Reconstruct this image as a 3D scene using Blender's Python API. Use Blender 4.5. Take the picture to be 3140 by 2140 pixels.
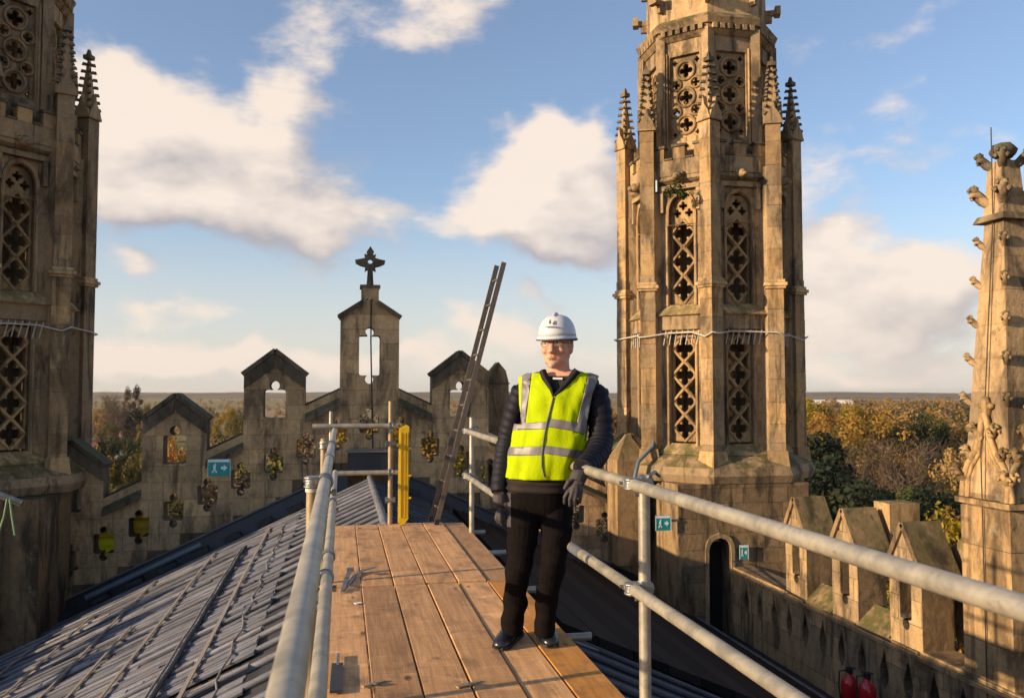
import bpy, bmesh, math, random
from mathutils import Vector, Matrix, noise
from mathutils.geometry import tessellate_polygon
random.seed(7)
R = math.radians
C = bpy.context.scene.collection
scene = bpy.context.scene
for o in list(bpy.data.objects): bpy.data.objects.remove(o)

# ------------------------------------------------------------------ camera
FPX, CX, CY = 2617.0, 1570.0, 1070.0          # focal length and centre in photograph pixels
YAW, PITCH, EYE = R(11.28), R(2.84), Vector((0, 0, 1.33))
FW = Vector((math.sin(YAW)*math.cos(PITCH), math.cos(YAW)*math.cos(PITCH), math.sin(PITCH)))
RT = Vector((math.cos(YAW), -math.sin(YAW), 0)); UP = RT.cross(FW)
cam = bpy.data.cameras.new('camera'); co = bpy.data.objects.new('camera', cam); C.objects.link(co)
cam.sensor_width = 36; cam.lens = 30.0; cam.clip_start = .05; cam.clip_end = 20000
co.location = EYE; co.rotation_euler = (math.pi/2+PITCH, 0, -YAW); scene.camera = co
cam.dof.use_dof = True; cam.dof.focus_distance = 4.6; cam.dof.aperture_fstop = 6.3
scene.render.resolution_x, scene.render.resolution_y = 1024, 697

# ------------------------------------------------------------------ light
SUN_EL, SUN_AZ = R(14.5), R(11.5)               # azimuth: from -X, turned towards -Y (behind the viewer)
S = Vector((-math.cos(SUN_AZ)*math.cos(SUN_EL), -math.sin(SUN_AZ)*math.cos(SUN_EL), math.sin(SUN_EL)))
sl = bpy.data.lights.new('sun', 'SUN'); so = bpy.data.objects.new('sun', sl); C.objects.link(so)
sl.energy = 3.4; sl.angle = R(.6); sl.color = (1.0, .75, .46)
so.rotation_euler = (-S).to_track_quat('-Z', 'Y').to_euler(); so.location = (-20, -5, 15)
scene.view_settings.view_transform = 'Standard'; scene.view_settings.look = 'None'
scene.view_settings.exposure = 1.25; scene.view_settings.gamma = 1
scene.render.engine = 'CYCLES'; scene.cycles.use_denoising = True
scene.cycles.use_adaptive_sampling = True; scene.cycles.adaptive_threshold = .025; scene.cycles.max_bounces = 4; scene.cycles.transparent_max_bounces = 8

def ray(x, y): return FW*FPX + RT*(x-CX) - UP*(y-CY)
def W(x, y, zc): return EYE + ray(x, y)*(zc/FPX)                       # pixel at a depth
def onZ(x, y, z):
    d = ray(x, y); return EYE + d*((z-EYE.z)/d.z)
def onY(x, y, Y):
    d = ray(x, y); return EYE + d*(Y/d.y)
def onX(x, y, X):
    d = ray(x, y); return EYE + d*(X/d.x)

# ------------------------------------------------------------------ node helpers
class NT:
    def __init__(s, tree): s.t = tree; s.n = tree.nodes; s.l = tree.links
    def add(s, typ, **kw):
        n = s.n.new(typ)
        for k, v in kw.items(): setattr(n, k, v)
        return n
    def set(s, sock, v):
        if hasattr(v, 'is_output'): s.l.new(v, sock)
        else: sock.default_value = v
    def math(s, op, a, b=None, c=None, clamp=False):
        n = s.add('ShaderNodeMath', operation=op, use_clamp=clamp)
        for i, v in enumerate((a, b, c)):
            if v is not None: s.set(n.inputs[i], v)
        return n.outputs[0]
    def vmath(s, op, a, b=None):
        n = s.add('ShaderNodeVectorMath', operation=op)
        for i, v in enumerate((a, b)):
            if v is not None: s.set(n.inputs[i], v)
        return n.outputs[0]
    def mix(s, f, a, b, blend='MIX'):
        n = s.add('ShaderNodeMix', data_type='RGBA', blend_type=blend); n.clamp_factor = True
        s.set(n.inputs[0], f)
        for k, v in ((6, a), (7, b)):
            if isinstance(v, tuple) and len(v) == 3: v = v+(1,)
            s.set(n.inputs[k], v)
        return n.outputs[2]
    def noise(s, vec, scale, detail=4, rough=.55, dist=0.0):
        n = s.add('ShaderNodeTexNoise'); s.set(n.inputs['Vector'], vec)
        n.inputs['Scale'].default_value = scale; n.inputs['Detail'].default_value = detail
        n.inputs['Roughness'].default_value = rough; n.inputs['Distortion'].default_value = dist
        return n.outputs['Fac']
    def ramp(s, f, lo, hi):
        n = s.add('ShaderNodeMapRange', interpolation_type='SMOOTHSTEP'); s.set(n.inputs[0], f)
        n.inputs[1].default_value = lo; n.inputs[2].default_value = hi
        return n.outputs[0]
    def mapping(s, vec, scale):
        n = s.add('ShaderNodeMapping'); s.set(n.inputs['Vector'], vec); n.inputs['Scale'].default_value = scale
        return n.outputs[0]

# ------------------------------------------------------------------ sky
def azel(x, y):
    d = ray(x, y).normalized(); return math.atan2(d.x, d.y), math.asin(d.z)
BLOBS = [(400, 400, 215, 150, .95), (330, 500, 150, 120, .5), (640, 560, 270, 110, .62), (880, 390, 200, 110, .52), (930, 180, 120, 150, .46),
         (1000, 655, 280, 80, .66), (1690, 470, 125, 85, 1.05), (1640, 580, 190, 110, .95), (1600, 690, 220, 70, .6), (1830, 680, 140, 120, .6), (400, 1105, 170, 36, .5), (820, 1112, 190, 32, .5), (1160, 1100, 120, 26, .4), (2640, 1130, 220, 26, .35), (2700, 1015, 170, 34, .4), (2200, 1080, 200, 40, .4),
         (2600, 870, 210, 105, .85), (2890, 880, 120, 85, .95), (2530, 740, 120, 90, .5), (2460, 960, 180, 55, .45),
         (1365, 30, 230, 80, .55), (2780, 430, 180, 130, .46), (2650, 60, 240, 70, .30), (2300, 560, 120, 60, .3), (430, 845, 90, 40, .55), (455, 968, 95, 36, .75), (1480, 985, 105, 50, .65), (660, 950, 90, 32, .4), (1690, 890, 60, 32, .45)]
world = bpy.data.worlds.new('World'); scene.world = world; world.use_nodes = True
T = NT(world.node_tree); T.n.clear()
outw = T.add('ShaderNodeOutputWorld'); bg = T.add('ShaderNodeBackground'); T.l.new(bg.outputs[0], outw.inputs[0])
sky = T.add('ShaderNodeTexSky', sky_type='NISHITA'); sky.sun_disc = False
sky.sun_elevation = SUN_EL; sky.sun_rotation = math.atan2(S.x, S.y); sky.altitude = 60; sky.dust_density = .8; sky.ozone_density = 2.2; sky.air_density = 1.0
tc = T.add('ShaderNodeTexCoord').outputs['Generated']
warp = T.add('ShaderNodeTexNoise'); T.set(warp.inputs['Vector'], tc); warp.inputs['Scale'].default_value = 8; warp.inputs['Detail'].default_value = 3
sc_ = T.add('ShaderNodeVectorMath', operation='SCALE'); T.set(sc_.inputs[0], T.vmath('SUBTRACT', warp.outputs['Color'], (.5, .5, .5))); sc_.inputs['Scale'].default_value = .12
wv = T.vmath('ADD', tc, sc_.outputs[0])
def cover(off, nd):
    """cloud cover in a direction; clouds drift over the whole sky, the heavier ones at set bearings"""
    nv2 = T.vmath('ADD', wv, off) if off else wv
    nv = T.vmath('ADD', tc, off) if off else tc
    sx = T.add('ShaderNodeSeparateXYZ'); T.set(sx.inputs[0], nv2)
    az = T.math('ARCTAN2', sx.outputs[0], sx.outputs[1]); el = T.math('ARCSINE', sx.outputs[2]); tot = None
    for (bx, by, rx, ry, w) in BLOBS:
        if off and ry < 60: continue
        a0, e0 = azel(bx, by)
        dx = T.math('MULTIPLY_ADD', az, FPX/rx*.85, -a0*FPX/rx*.85); dy = T.math('MULTIPLY_ADD', el, FPX/ry*.85, -e0*FPX/ry*.85)
        q = T.math('MULTIPLY_ADD', dx, dx, T.math('MULTIPLY', dy, dy))
        ev = T.math('POWER', .3679, q)
        tot = T.math('MULTIPLY_ADD', ev, w, tot if tot is not None else 0.0)
    tot = T.math('MINIMUM', tot, 1.0)
    lb = T.math('MULTIPLY_ADD', el, 30.0, -30*.034); lb = T.math('POWER', .3679, T.math('MULTIPLY', lb, lb))
    n1 = T.noise(T.mapping(nv, (1, 1, 2.0)), 7.5, nd, .6, 0)
    c = T.math('MULTIPLY_ADD', T.math('SUBTRACT', n1, .5), 1.75, T.math('MULTIPLY_ADD', lb, .40, tot))
    return T.math('SUBTRACT', c, .24)
d0 = cover(None, 7); d1 = cover(tuple(Vector((S.x*.05, S.y*.05, .05))), 3)
alpha = T.ramp(d0, -.04, .46)
lit = T.math('ADD', T.math('MULTIPLY', T.math('SUBTRACT', d0, d1), 1.1), .58, clamp=True)
thick = T.ramp(d0, .2, 1.2)
ccol = T.mix(lit, (1.75, 1.66, 1.78), (4.25, 3.6, 3.05))
ccol = T.mix(T.math('MULTIPLY', thick, .35), ccol, (4.3, 3.75, 3.25))
skyc = T.mix(.15, T.mix(1.0, sky.outputs[0], (.86, .84, .88), 'MULTIPLY'), (1.8, 1.85, 1.95))
zz = T.add('ShaderNodeSeparateXYZ'); T.set(zz.inputs[0], tc)
hz = T.math('SUBTRACT', 1.0, T.ramp(zz.outputs[2], 0.0, .24))
skyc = T.mix(T.math('MULTIPLY', hz, .70), skyc, (3.3, 3.05, 2.85))
ccol = T.mix(T.math('MULTIPLY', hz, .5), ccol, (3.5, 3.0, 2.65))
fin = T.mix(T.math('MULTIPLY', alpha, .92), skyc, ccol)
T.l.new(fin, bg.inputs['Color']); bg.inputs['Strength'].default_value = .1

# ------------------------------------------------------------------ materials
MATS = {}
def material(name, rough=.7, metal=0.0, spec=.4):
    m = bpy.data.materials.new(name); m.use_nodes = True; T = NT(m.node_tree)
    b = T.n['Principled BSDF']; b.inputs['Roughness'].default_value = rough; b.inputs['Metallic'].default_value = metal
    b.inputs['Specular IOR Level'].default_value = spec; MATS[name] = m
    return m, T, b
def bump(T, b, h, strength=.3, dist=.02):
    n = T.add('ShaderNodeBump'); n.inputs['Strength'].default_value = strength; n.inputs['Distance'].default_value = dist
    T.set(n.inputs['Height'], h); T.l.new(n.outputs[0], b.inputs['Normal'])
def plain(name, col, rough=.6, metal=0.0, var=.15, scale=8, bmp=.15, spec=.4, rnd=0.0, bdist=.01):
    m, T, b = material(name, rough, metal, spec)
    geo = T.add('ShaderNodeNewGeometry').outputs['Position']
    n = T.noise(geo, scale, 6, .6)
    f = T.math('MULTIPLY_ADD', T.math('SUBTRACT', n, .5), var*2.5, 1.0)
    if rnd:
        f = T.math('MULTIPLY', f, T.math('MULTIPLY_ADD', T.math('SUBTRACT', T.add('ShaderNodeObjectInfo').outputs['Random'], .5), rnd*2, 1.0))
    hs = T.add('ShaderNodeHueSaturation'); hs.inputs['Color'].default_value = (*col, 1); T.set(hs.inputs['Value'], f)
    T.l.new(hs.outputs[0], b.inputs['Base Color'])
    if bmp: bump(T, b, T.noise(geo, scale*4, 5, .6), bmp, bdist)
    return m

def stone(name, c1, c2, dark, moss=None, joints=False, stain=.5):
    m, T, b = material(name, .88, 0, .2)
    geo = T.add('ShaderNodeNewGeometry').outputs['Position']
    a = T.noise(geo, .8, 6, .62, .4); fine = T.noise(geo, 11, 8, .7)
    col = T.mix(T.ramp(a, .32, .68), c1, c2)
    rnd = T.add('ShaderNodeObjectInfo').outputs['Random']
    col = T.mix(T.math('MULTIPLY', T.ramp(rnd, .55, 1.0), .45), col, tuple(x*.62 for x in c2))
    col = T.mix(T.math('MULTIPLY', T.ramp(T.math('FRACT', T.math('MULTIPLY', rnd, 7.3)), .6, 1.0), .5), col, tuple(min(1, x*1.35) for x in c1))
    st = T.noise(T.mapping(geo, (1.7, 1.7, .55)), 1.35, 8, .68, .5)
    col = T.mix(T.math('MULTIPLY', T.ramp(st, .46, .64), stain), col, dark)
    st2 = T.noise(T.mapping(geo, (3.5, 3.5, .35)), 1.6, 6, .6, .2)
    col = T.mix(T.math('MULTIPLY', T.ramp(st2, .53, .68), stain*.85), col, tuple(x*.8 for x in dark))
    if moss:
        up = T.add('ShaderNodeSeparateXYZ'); T.set(up.inputs[0], T.add('ShaderNodeNewGeometry').outputs['Normal'])
        mm = T.math('MULTIPLY', T.ramp(up.outputs[2], .2, .75), T.ramp(T.noise(geo, 3, 6, .65), .35, .6))
        col = T.mix(T.math('MULTIPLY', mm, .85), col, moss)
    sp = T.noise(geo, 5.5, 6, .75, .2)
    col = T.mix(T.math('MULTIPLY', T.ramp(sp, .56, .68), stain*.7), col, tuple(x*.9 for x in dark))
    col = T.mix(T.math('MULTIPLY', T.ramp(T.noise(geo, 2.3, 5, .7, .3), .60, .72), .35), col, (.33, .27, .19))
    f = T.math('MULTIPLY_ADD', T.math('SUBTRACT', fine, .5), 1.1, 1.0)
    hs = T.add('ShaderNodeHueSaturation'); T.set(hs.inputs['Color'], col); T.set(hs.inputs['Value'], f)
    T.l.new(hs.outputs[0], b.inputs['Base Color'])
    bump(T, b, T.math('ADD', fine, T.math('MULTIPLY', a, .8)), .55, .03)
    return m
stone('stone', (.40, .268, .138), (.26, .185, .112), (.060, .045, .031), (.085, .08, .025), stain=.85)
stone('stone_gable', (.54, .355, .175), (.39, .265, .145), (.085, .062, .04), (.085, .085, .03), stain=.75)
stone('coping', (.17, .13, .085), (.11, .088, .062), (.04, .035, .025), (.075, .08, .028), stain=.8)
stone('stone_pale', (.43, .275, .125), (.29, .19, .10), (.075, .052, .03), (.11, .095, .03), stain=.75)
stone('stone_base', (.26, .17, .085), (.17, .118, .068), (.045, .034, .022), (.075, .075, .025), stain=.95)  # stone darkened to stand in for shade on the tower bases, with moss
stone('mortar', (.24, .16, .085), (.16, .115, .07), (.05, .038, .026), stain=.8)
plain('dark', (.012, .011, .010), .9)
plain('black_lead', (.022, .023, .028), .55, .0, .35, 3, .3, .5)
plain('pipe_blue', (.10, .135, .16), .4, .1, .2, 5, .1)
plain('yellow_board', (.62, .40, .01), .5, 0, .25, 7, .25, .4)
plain('yellow_sheet', (.80, .72, .01), .6, 0, .25, 4, .3, .3)
plain('teal', (.01, .26, .25), .45, 0, .2, 9, .05)
plain('white_print', (.72, .76, .76), .5, 0, .1, 9, .05)
plain('red_paint', (.42, .012, .02), .22, 0, .2, 6, .05, .6)
plain('black_rubber', (.015, .015, .017), .6)
plain('rope', (.50, .46, .40), .8, 0, .3, 30, .2)
plain('green_rope', (.16, .26, .13), .8, 0, .3, 30, .2)
plain('cable', (.018, .018, .022), .5)
plain('brick_red', (.30, .10, .06), .85, 0, .3, .6, 0)
plain('roof_red', (.34, .12, .07), .85, 0, .3, .8, 0, rnd=.25)
plain('roof_slate', (.11, .11, .13), .7, 0, .3, .8, 0, rnd=.25)
plain('render_white', (.62, .60, .56), .8, 0, .15, .8, 0)
plain('window_glass', (.03, .035, .04), .15, 0, .1, 3, 0, .6)
plain('bark', (.075, .055, .04), .9, 0, .4, 3, .4, .2)

def steel():
    m, T, b = material('galvanised', .42, .5, .5)
    geo = T.add('ShaderNodeNewGeometry').outputs['Position']
    a = T.noise(geo, 9, 8, .65, .3); fine = T.noise(geo, 70, 5, .7)
    col = T.mix(T.ramp(a, .35, .65), (.27, .25, .21), (.45, .405, .32))
    col = T.mix(T.math('MULTIPLY', T.ramp(T.noise(geo, 24, 7, .7), .60, .72), .65), col, (.20, .14, .085))
    col = T.mix(T.math('MULTIPLY', T.ramp(T.noise(geo, 5, 6, .7), .56, .70), .6), col, (.20, .20, .21))
    col = T.mix(T.math('MULTIPLY', T.ramp(fine, .6, .75), .5), col, (.46, .44, .40))
    T.l.new(col, b.inputs['Base Color']); T.set(b.inputs['Roughness'], T.math('MULTIPLY_ADD', a, .3, .3))
    bump(T, b, fine, .15, .004)
steel()
plain('coupler_steel', (.23, .235, .24), .38, .7, .35, 30, .3)
plain('old_tube', (.30, .22, .125), .55, .25, .35, 14, .25)
plain('ladder_metal', (.13, .105, .085), .45, .4, .3, 18, .2)
plain('aluminium', (.30, .26, .23), .45, .45, .25, 18, .15)

def wood(name, c1, c2, rnd=.35):
    m, T, b = material(name, .72, 0, .3)
    tcn = T.add('ShaderNodeTexCoord'); oi = T.add('ShaderNodeObjectInfo')
    geo = T.add('ShaderNodeNewGeometry').outputs['Position']
    off = T.vmath('ADD', geo, T.vmath('MULTIPLY', (31.0, 17.0, 9.0), oi.outputs['Random']))
    gr = T.noise(T.mapping(off, (26, 1.3, 26)), 1.6, 8, .62, .6)
    big = T.noise(T.mapping(off, (3, 1.0, 3)), 2.2, 5, .6, .4)
    kn = T.add('ShaderNodeTexVoronoi', feature='F1'); T.set(kn.inputs['Vector'], T.mapping(off, (5.5, 2.2, 5.5))); kn.inputs['Scale'].default_value = 1.0
    col = T.mix(T.ramp(gr, .3, .7), c1, c2)
    col = T.mix(T.math('MULTIPLY', T.ramp(big, .5, .72), .6), col, tuple(x*.45 for x in c2))
    col = T.mix(T.math('MULTIPLY', T.math('SUBTRACT', 1.0, T.ramp(kn.outputs['Distance'], .05, .13)), .8), col, (.05, .025, .012))
    dirt = T.noise(off, 4.5, 8, .7, .3)
    col = T.mix(T.math('MULTIPLY', T.ramp(dirt, .50, .70), .65), col, (.14, .085, .05))
    pale = T.noise(T.mapping(off, (2.0, 3.2, 2.0)), 1.7, 7, .65, .6)
    col = T.mix(T.math('MULTIPLY', T.ramp(pale, .55, .72), .5), col, tuple(min(1, x*1.5) for x in c1))
    saw = T.noise(T.mapping(off, (1.2, 55, 1.2)), 1.0, 3, .6)
    f = T.math('MULTIPLY_ADD', T.math('SUBTRACT', saw, .5), .35, T.math('MULTIPLY_ADD', T.math('SUBTRACT', oi.outputs['Random'], .5), rnd*2, 1.0))
    hs = T.add('ShaderNodeHueSaturation'); T.set(hs.inputs['Color'], col); T.set(hs.inputs['Value'], f)
    T.l.new(hs.outputs[0], b.inputs['Base Color'])
    bump(T, b, T.math('ADD', gr, T.math('MULTIPLY', saw, .5)), .35, .006)
wood('board', (.56, .31, .14), (.40, .215, .095), .30)
wood('board_new', (.56, .25, .05), (.44, .19, .04), .1)

def lead(name, c1, c2, warm):
    m, T, b = material(name, .55, .15, .45)
    geo = T.add('ShaderNodeNewGeometry').outputs['Position']; rnd = T.add('ShaderNodeObjectInfo').outputs['Random']
    a = T.noise(T.mapping(geo, (.8, 5, 5)), 1.4, 8, .65, .5)
    col = T.mix(T.ramp(a, .33, .68), c1, c2)
    w2 = T.noise(T.mapping(geo, (.5, 9, 9)), 1.2, 6, .6, .3)
    col = T.mix(T.math('MULTIPLY', T.ramp(w2, .52, .68), .55), col, warm)
    hs = T.add('ShaderNodeHueSaturation'); T.set(hs.inputs['Color'], col)
    T.set(hs.inputs['Value'], T.math('MULTIPLY_ADD', T.math('SUBTRACT', rnd, .5), .7, 1.0))
    T.l.new(hs.outputs[0], b.inputs['Base Color'])
    T.set(b.inputs['Roughness'], T.math('MULTIPLY_ADD', a, .3, .38))
    bump(T, b, T.noise(T.mapping(geo, (2, 14, 14)), 2, 7, .65), .4, .02)
lead('lead_shadow_gap', (.070, .070, .078), (.040, .041, .048), (.07, .055, .045))  # left sheets darkened, paints the shadow gaps between the strips
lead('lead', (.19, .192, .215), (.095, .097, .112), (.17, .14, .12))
lead('lead_shaded', (.055, .058, .068), (.032, .035, .044), (.05, .042, .038))  # darker copy of the lead, shade of the right slope put into its colour
lead('batten_wood', (.225, .23, .262), (.10, .103, .122), (.24, .17, .12))
plain('cover_board', (.016, .013, .012), .8, 0, .4, 5, .3, .1, .4)
lead('strip_grey', (.16, .165, .19), (.09, .10, .125), (.17, .145, .12))

def leafy(name, cols, trans=.25):
    m, T, b = material(name, .7, 0, .2)
    g = T.add('ShaderNodeNewGeometry'); oi = T.add('ShaderNodeObjectInfo').outputs['Random']
    col = T.mix(T.ramp(g.outputs['Random Per Island'], .1, .9), cols[0], cols[1])
    col = T.mix(T.ramp(T.noise(g.outputs['Position'], .35, 4, .6), .42, .62), col, cols[2])
    hs = T.add('ShaderNodeHueSaturation'); T.set(hs.inputs['Color'], col)
    T.set(hs.inputs['Value'], T.math('MULTIPLY_ADD', T.math('SUBTRACT', oi, .5), .5, 1.0))
    T.set(hs.inputs['Hue'], T.math('MULTIPLY_ADD', T.math('SUBTRACT', T.math('FRACT', T.math('MULTIPLY', oi, 13.7)), .5), .03, .5))
    T.l.new(hs.outputs[0], b.inputs['Base Color'])
    tr = T.add('ShaderNodeBsdfTranslucent'); T.l.new(hs.outputs[0], tr.inputs['Color'])
    mx = T.add('ShaderNodeMixShader'); mx.inputs[0].default_value = trans
    T.l.new(b.outputs[0], mx.inputs[1]); T.l.new(tr.outputs[0], mx.inputs[2]); T.l.new(mx.outputs[0], T.n['Material Output'].inputs[0])
leafy('leaf_amber', ((.36, .175, .03), (.23, .12, .025), (.31, .175, .035)))
leafy('leaf_tan', ((.34, .20, .07), (.23, .14, .055), (.22, .145, .045)))
leafy('leaf_olive', ((.085, .080, .02), (.05, .055, .015), (.11, .085, .02)))
leafy('leaf_green', ((.045, .065, .016), (.03, .045, .014), (.06, .07, .015)))
leafy('leaf_dark', ((.018, .028, .013), (.012, .02, .010), (.025, .028, .010)), .1)
leafy('leaf_yellow', ((.42, .24, .015), (.30, .20, .015), (.16, .15, .02)))
leafy('leaf_bare', ((.12, .085, .06), (.085, .06, .05), (.10, .07, .035)), .1)
# ------------------------------------------------------------------ mesh helpers
class MB:
    def __init__(s): s.v = []; s.f = []; s.sm = []; s.mi = []
    def add(s, vs, fs, smooth=False, mi=0):
        k = len(s.v); s.v += [Vector(p) for p in vs]; s.f += [tuple(i+k for i in f) for f in fs]
        s.sm += [smooth]*len(fs); s.mi += [mi]*len(fs); return s
    def box(s, c, d, M=None, taper=1.0, mi=0):
        c = Vector(c); hx, hy, hz = d[0]/2, d[1]/2, d[2]/2; vs = []
        for z, t in ((-hz, 1.0), (hz, taper)):
            for x, y in ((-hx, -hy), (hx, -hy), (hx, hy), (-hx, hy)):
                p = Vector((x*t, y*t, z)); vs.append(c+(M @ p if M else p))
        return s.add(vs, [(3, 2, 1, 0), (4, 5, 6, 7), (0, 1, 5, 4), (1, 2, 6, 5), (2, 3, 7, 6), (3, 0, 4, 7)], False, mi)
    def bar(s, a, b, w, h, up=(0, 0, 1)):
        a, b = Vector(a), Vector(b); z = (b-a); L = z.length; z.normalize()
        x = Vector(up).cross(z)
        if x.length < 1e-4: x = Vector((1, 0, 0)).cross(z)
        x.normalize(); y = z.cross(x); M = Matrix((x, y, z)).transposed()
        return s.box((a+b)/2, (w, h, L), M)
    def tube(s, path, r, n=10, caps=True, smooth=True, rad=None):
        path = [Vector(p) for p in path]; rings = []; ref = None
        for i, p in enumerate(path):
            t = (path[min(i+1, len(path)-1)]-path[max(i-1, 0)])
            if t.length < 1e-9: t = Vector((0, 0, 1))
            t.normalize()
            if ref is None: ref = Vector((0, 0, 1)) if abs(t.z) < .9 else Vector((1, 0, 0))
            x = (ref-t*ref.dot(t)).normalized(); y = t.cross(x); ref = x
            rr = rad[i] if rad else r
            rings.append([p+(x*math.cos(a)+y*math.sin(a))*rr for a in [2*math.pi*k/n for k in range(n)]])
        vs = [q for g in rings for q in g]; fs = []
        for i in range(len(rings)-1):
            for k in range(n):
                a, b = i*n+k, i*n+(k+1) % n; fs.append((a, b, b+n, a+n))
        s.add(vs, fs, smooth)
        if caps:
            m = len(rings)-1
            s.add(rings[0], [tuple(range(n-1, -1, -1))]); s.add(rings[m], [tuple(range(n))])
        return s
    def loft(s, rings, smooth=True, caps=True):
        n = len(rings[0]); vs = [q for g in rings for q in g]; fs = []
        for i in range(len(rings)-1):
            for k in range(n):
                a, b = i*n+k, i*n+(k+1) % n; fs.append((a, b, b+n, a+n))
        if caps: fs += [tuple(range(n-1, -1, -1)), tuple((len(rings)-1)*n+k for k in range(n))]
        return s.add(vs, fs, smooth)
    def blob(s, c, rad, sub=2, nz=0.0, M=None, nscale=8.0, smooth=True):
        b = bmesh.new(); bmesh.ops.create_icosphere(b, subdivisions=sub, radius=1.0); c = Vector(c); vs = []
        for v in b.verts:
            p = Vector((v.co.x*rad[0], v.co.y*rad[1], v.co.z*rad[2]))
            if nz: p *= 1+nz*noise.noise(v.co*2.0+c*nscale)
            vs.append(c+(M @ p if M else p))
        fs = [tuple(v.index for v in f.verts) for f in b.faces]; b.free()
        return s.add(vs, fs, smooth)
    def prism(s, loops, O, U, V, N, t0, t1):
        O, U, V, N = Vector(O), Vector(U), Vector(V), Vector(N)
        flat = [p for l in loops for p in l]; n = len(flat)
        tri = tessellate_polygon([[Vector((p[0], p[1], 0)) for p in l] for l in loops])
        P0 = [O+U*p[0]+V*p[1]+N*t0 for p in flat]; P1 = [O+U*p[0]+V*p[1]+N*t1 for p in flat]
        fs = []
        for t in tri:
            a, b, c = [flat[i] for i in t]
            cr = (b[0]-a[0])*(c[1]-a[1])-(b[1]-a[1])*(c[0]-a[0])
            t = tuple(t) if cr > 0 else tuple(reversed(t))
            fs.append(tuple(i+n for i in t)); fs.append(tuple(reversed(t)))
        k = 0
        for l in loops:
            m = len(l)
            for i in range(m):
                a, b = k+i, k+(i+1) % m; fs.append((a, b, b+n, a+n))
            k += m
        return s.add(P0+P1, fs)
    def mesh(s, name, origin=Vector()):
        me = bpy.data.meshes.new(name); me.from_pydata([tuple(p-origin) for p in s.v], [], s.f)
        me.polygons.foreach_set('use_smooth', s.sm)
        if any(s.mi): me.polygons.foreach_set('material_index', s.mi)
        me.update(); return me
    def build(s, name, mat, parent=None, fix=False):
        org = wloc(parent) if parent else Vector()
        me = s.mesh(name, org)
        if fix:
            b = bmesh.new(); b.from_mesh(me); bmesh.ops.recalc_face_normals(b, faces=b.faces); b.to_mesh(me); b.free()
        for m in (mat if isinstance(mat, (list, tuple)) else [mat]): me.materials.append(MATS[m])
        return link(name, me, parent)
WL = {}
def wloc(o):
    v = Vector()
    while o: v = v+o.location; o = o.parent
    return v
def link(name, me, parent=None, loc=None):
    o = bpy.data.objects.new(name, me); C.objects.link(o)
    if parent: o.parent = parent
    if loc is not None: o.location = loc
    return o
def tag(o, label=None, cat=None, group=None, kind=None):
    for k, v in (('label', label), ('category', cat), ('group', group), ('kind', kind)):
        if v: o[k] = v
    return o
def thing(name, label, cat, loc=(0, 0, 0), group=None):
    o = bpy.data.objects.new(name, None); C.objects.link(o); o.location = loc; o.empty_display_size = .2
    return tag(o, label, cat, group)
def copy_tree(o, parent=None, skip=None):
    if skip and skip(o): return None
    c = o.copy(); C.objects.link(c); c.parent = parent
    for ch in o.children: copy_tree(ch, c, skip)
    return c
def circle(cx, cy, r, n=14, a0=0.0): return [(cx+r*math.cos(a0+2*math.pi*k/n), cy+r*math.sin(a0+2*math.pi*k/n)) for k in range(n)]
def rect(x0, x1, y0, y1): return [(x0, y0), (x1, y0), (x1, y1), (x0, y1)]
def quatrefoil(cx, cy, r, n=24):
    return [(cx+r*(.50+.50*abs(math.cos(2*a))**.7)*math.cos(a), cy+r*(.50+.50*abs(math.cos(2*a))**.7)*math.sin(a)) for a in [2*math.pi*k/n for k in range(n)]]
def arch(x0, x1, y0, ysp, rise, n=7):
    c = (x0+x1)/2; w = (x1-x0)/2; p = [(x0, y0), (x1, y0), (x1, ysp)]
    for k in range(1, n):
        t = k/n; p.append((c+w*math.cos(t*math.pi/2)**.8, ysp+rise*math.sin(t*math.pi/2)))
    p.append((c, ysp+rise*1.06))
    for k in range(n-1, 0, -1):
        t = k/n; p.append((c-w*math.cos(t*math.pi/2)**.8, ysp+rise*math.sin(t*math.pi/2)))
    p.append((x0, ysp)); return p
def keyhole(cx, cz, w, h, r, top=True, bot=True):
    """opening of a rounded slot with a round eye above (and below)"""
    p = []; q = .045; nk = .05; n = 9
    def arc(x, y, rr, a0, a1, m):
        for k in range(m+1):
            a = a0+(a1-a0)*k/m; p.append((x+rr*math.cos(a), y+rr*math.sin(a)))
    x0, x1, y0, y1 = cx-w/2, cx+w/2, cz-h/2, cz+h/2
    ang = math.asin(nk/r); dy = r*math.cos(ang)
    if bot:
        p.append((cx-nk, y0)); arc(cx, y0-dy-.0, r, math.pi/2+ang, math.pi*2.5-ang, n)
        p.append((cx+nk, y0))
    arc(x1-q, y0+q, q, -math.pi/2, 0, 2); arc(x1-q, y1-q, q, 0, math.pi/2, 2)
    if top:
        p.append((cx+nk, y1)); arc(cx, y1+dy, r, -math.pi/2+ang, math.pi*1.5-ang, n); p.append((cx-nk, y1))
    arc(x0+q, y1-q, q, math.pi/2, math.pi, 2); arc(x0+q, y0+q, q, math.pi, math.pi*1.5, 2)
    out = [p[0]]
    for a in p[1:]:
        if (a[0]-out[-1][0])**2+(a[1]-out[-1][1])**2 > 1e-8: out.append(a)
    if (out[0][0]-out[-1][0])**2+(out[0][1]-out[-1][1])**2 < 1e-8: out.pop()
    return out
def clip(poly, ax, val, keep_gt):
    out = []; n = len(poly)
    for i in range(n):
        a, b = poly[i], poly[(i+1) % n]; da = a[ax]-val; db = b[ax]-val
        if not keep_gt: da, db = -da, -db
        if da >= 0: out.append(a)
        if (da > 0 and db < 0) or (da < 0 and db > 0):
            t = da/(da-db); out.append((a[0]+(b[0]-a[0])*t, a[1]+(b[1]-a[1])*t))
    return out
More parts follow.
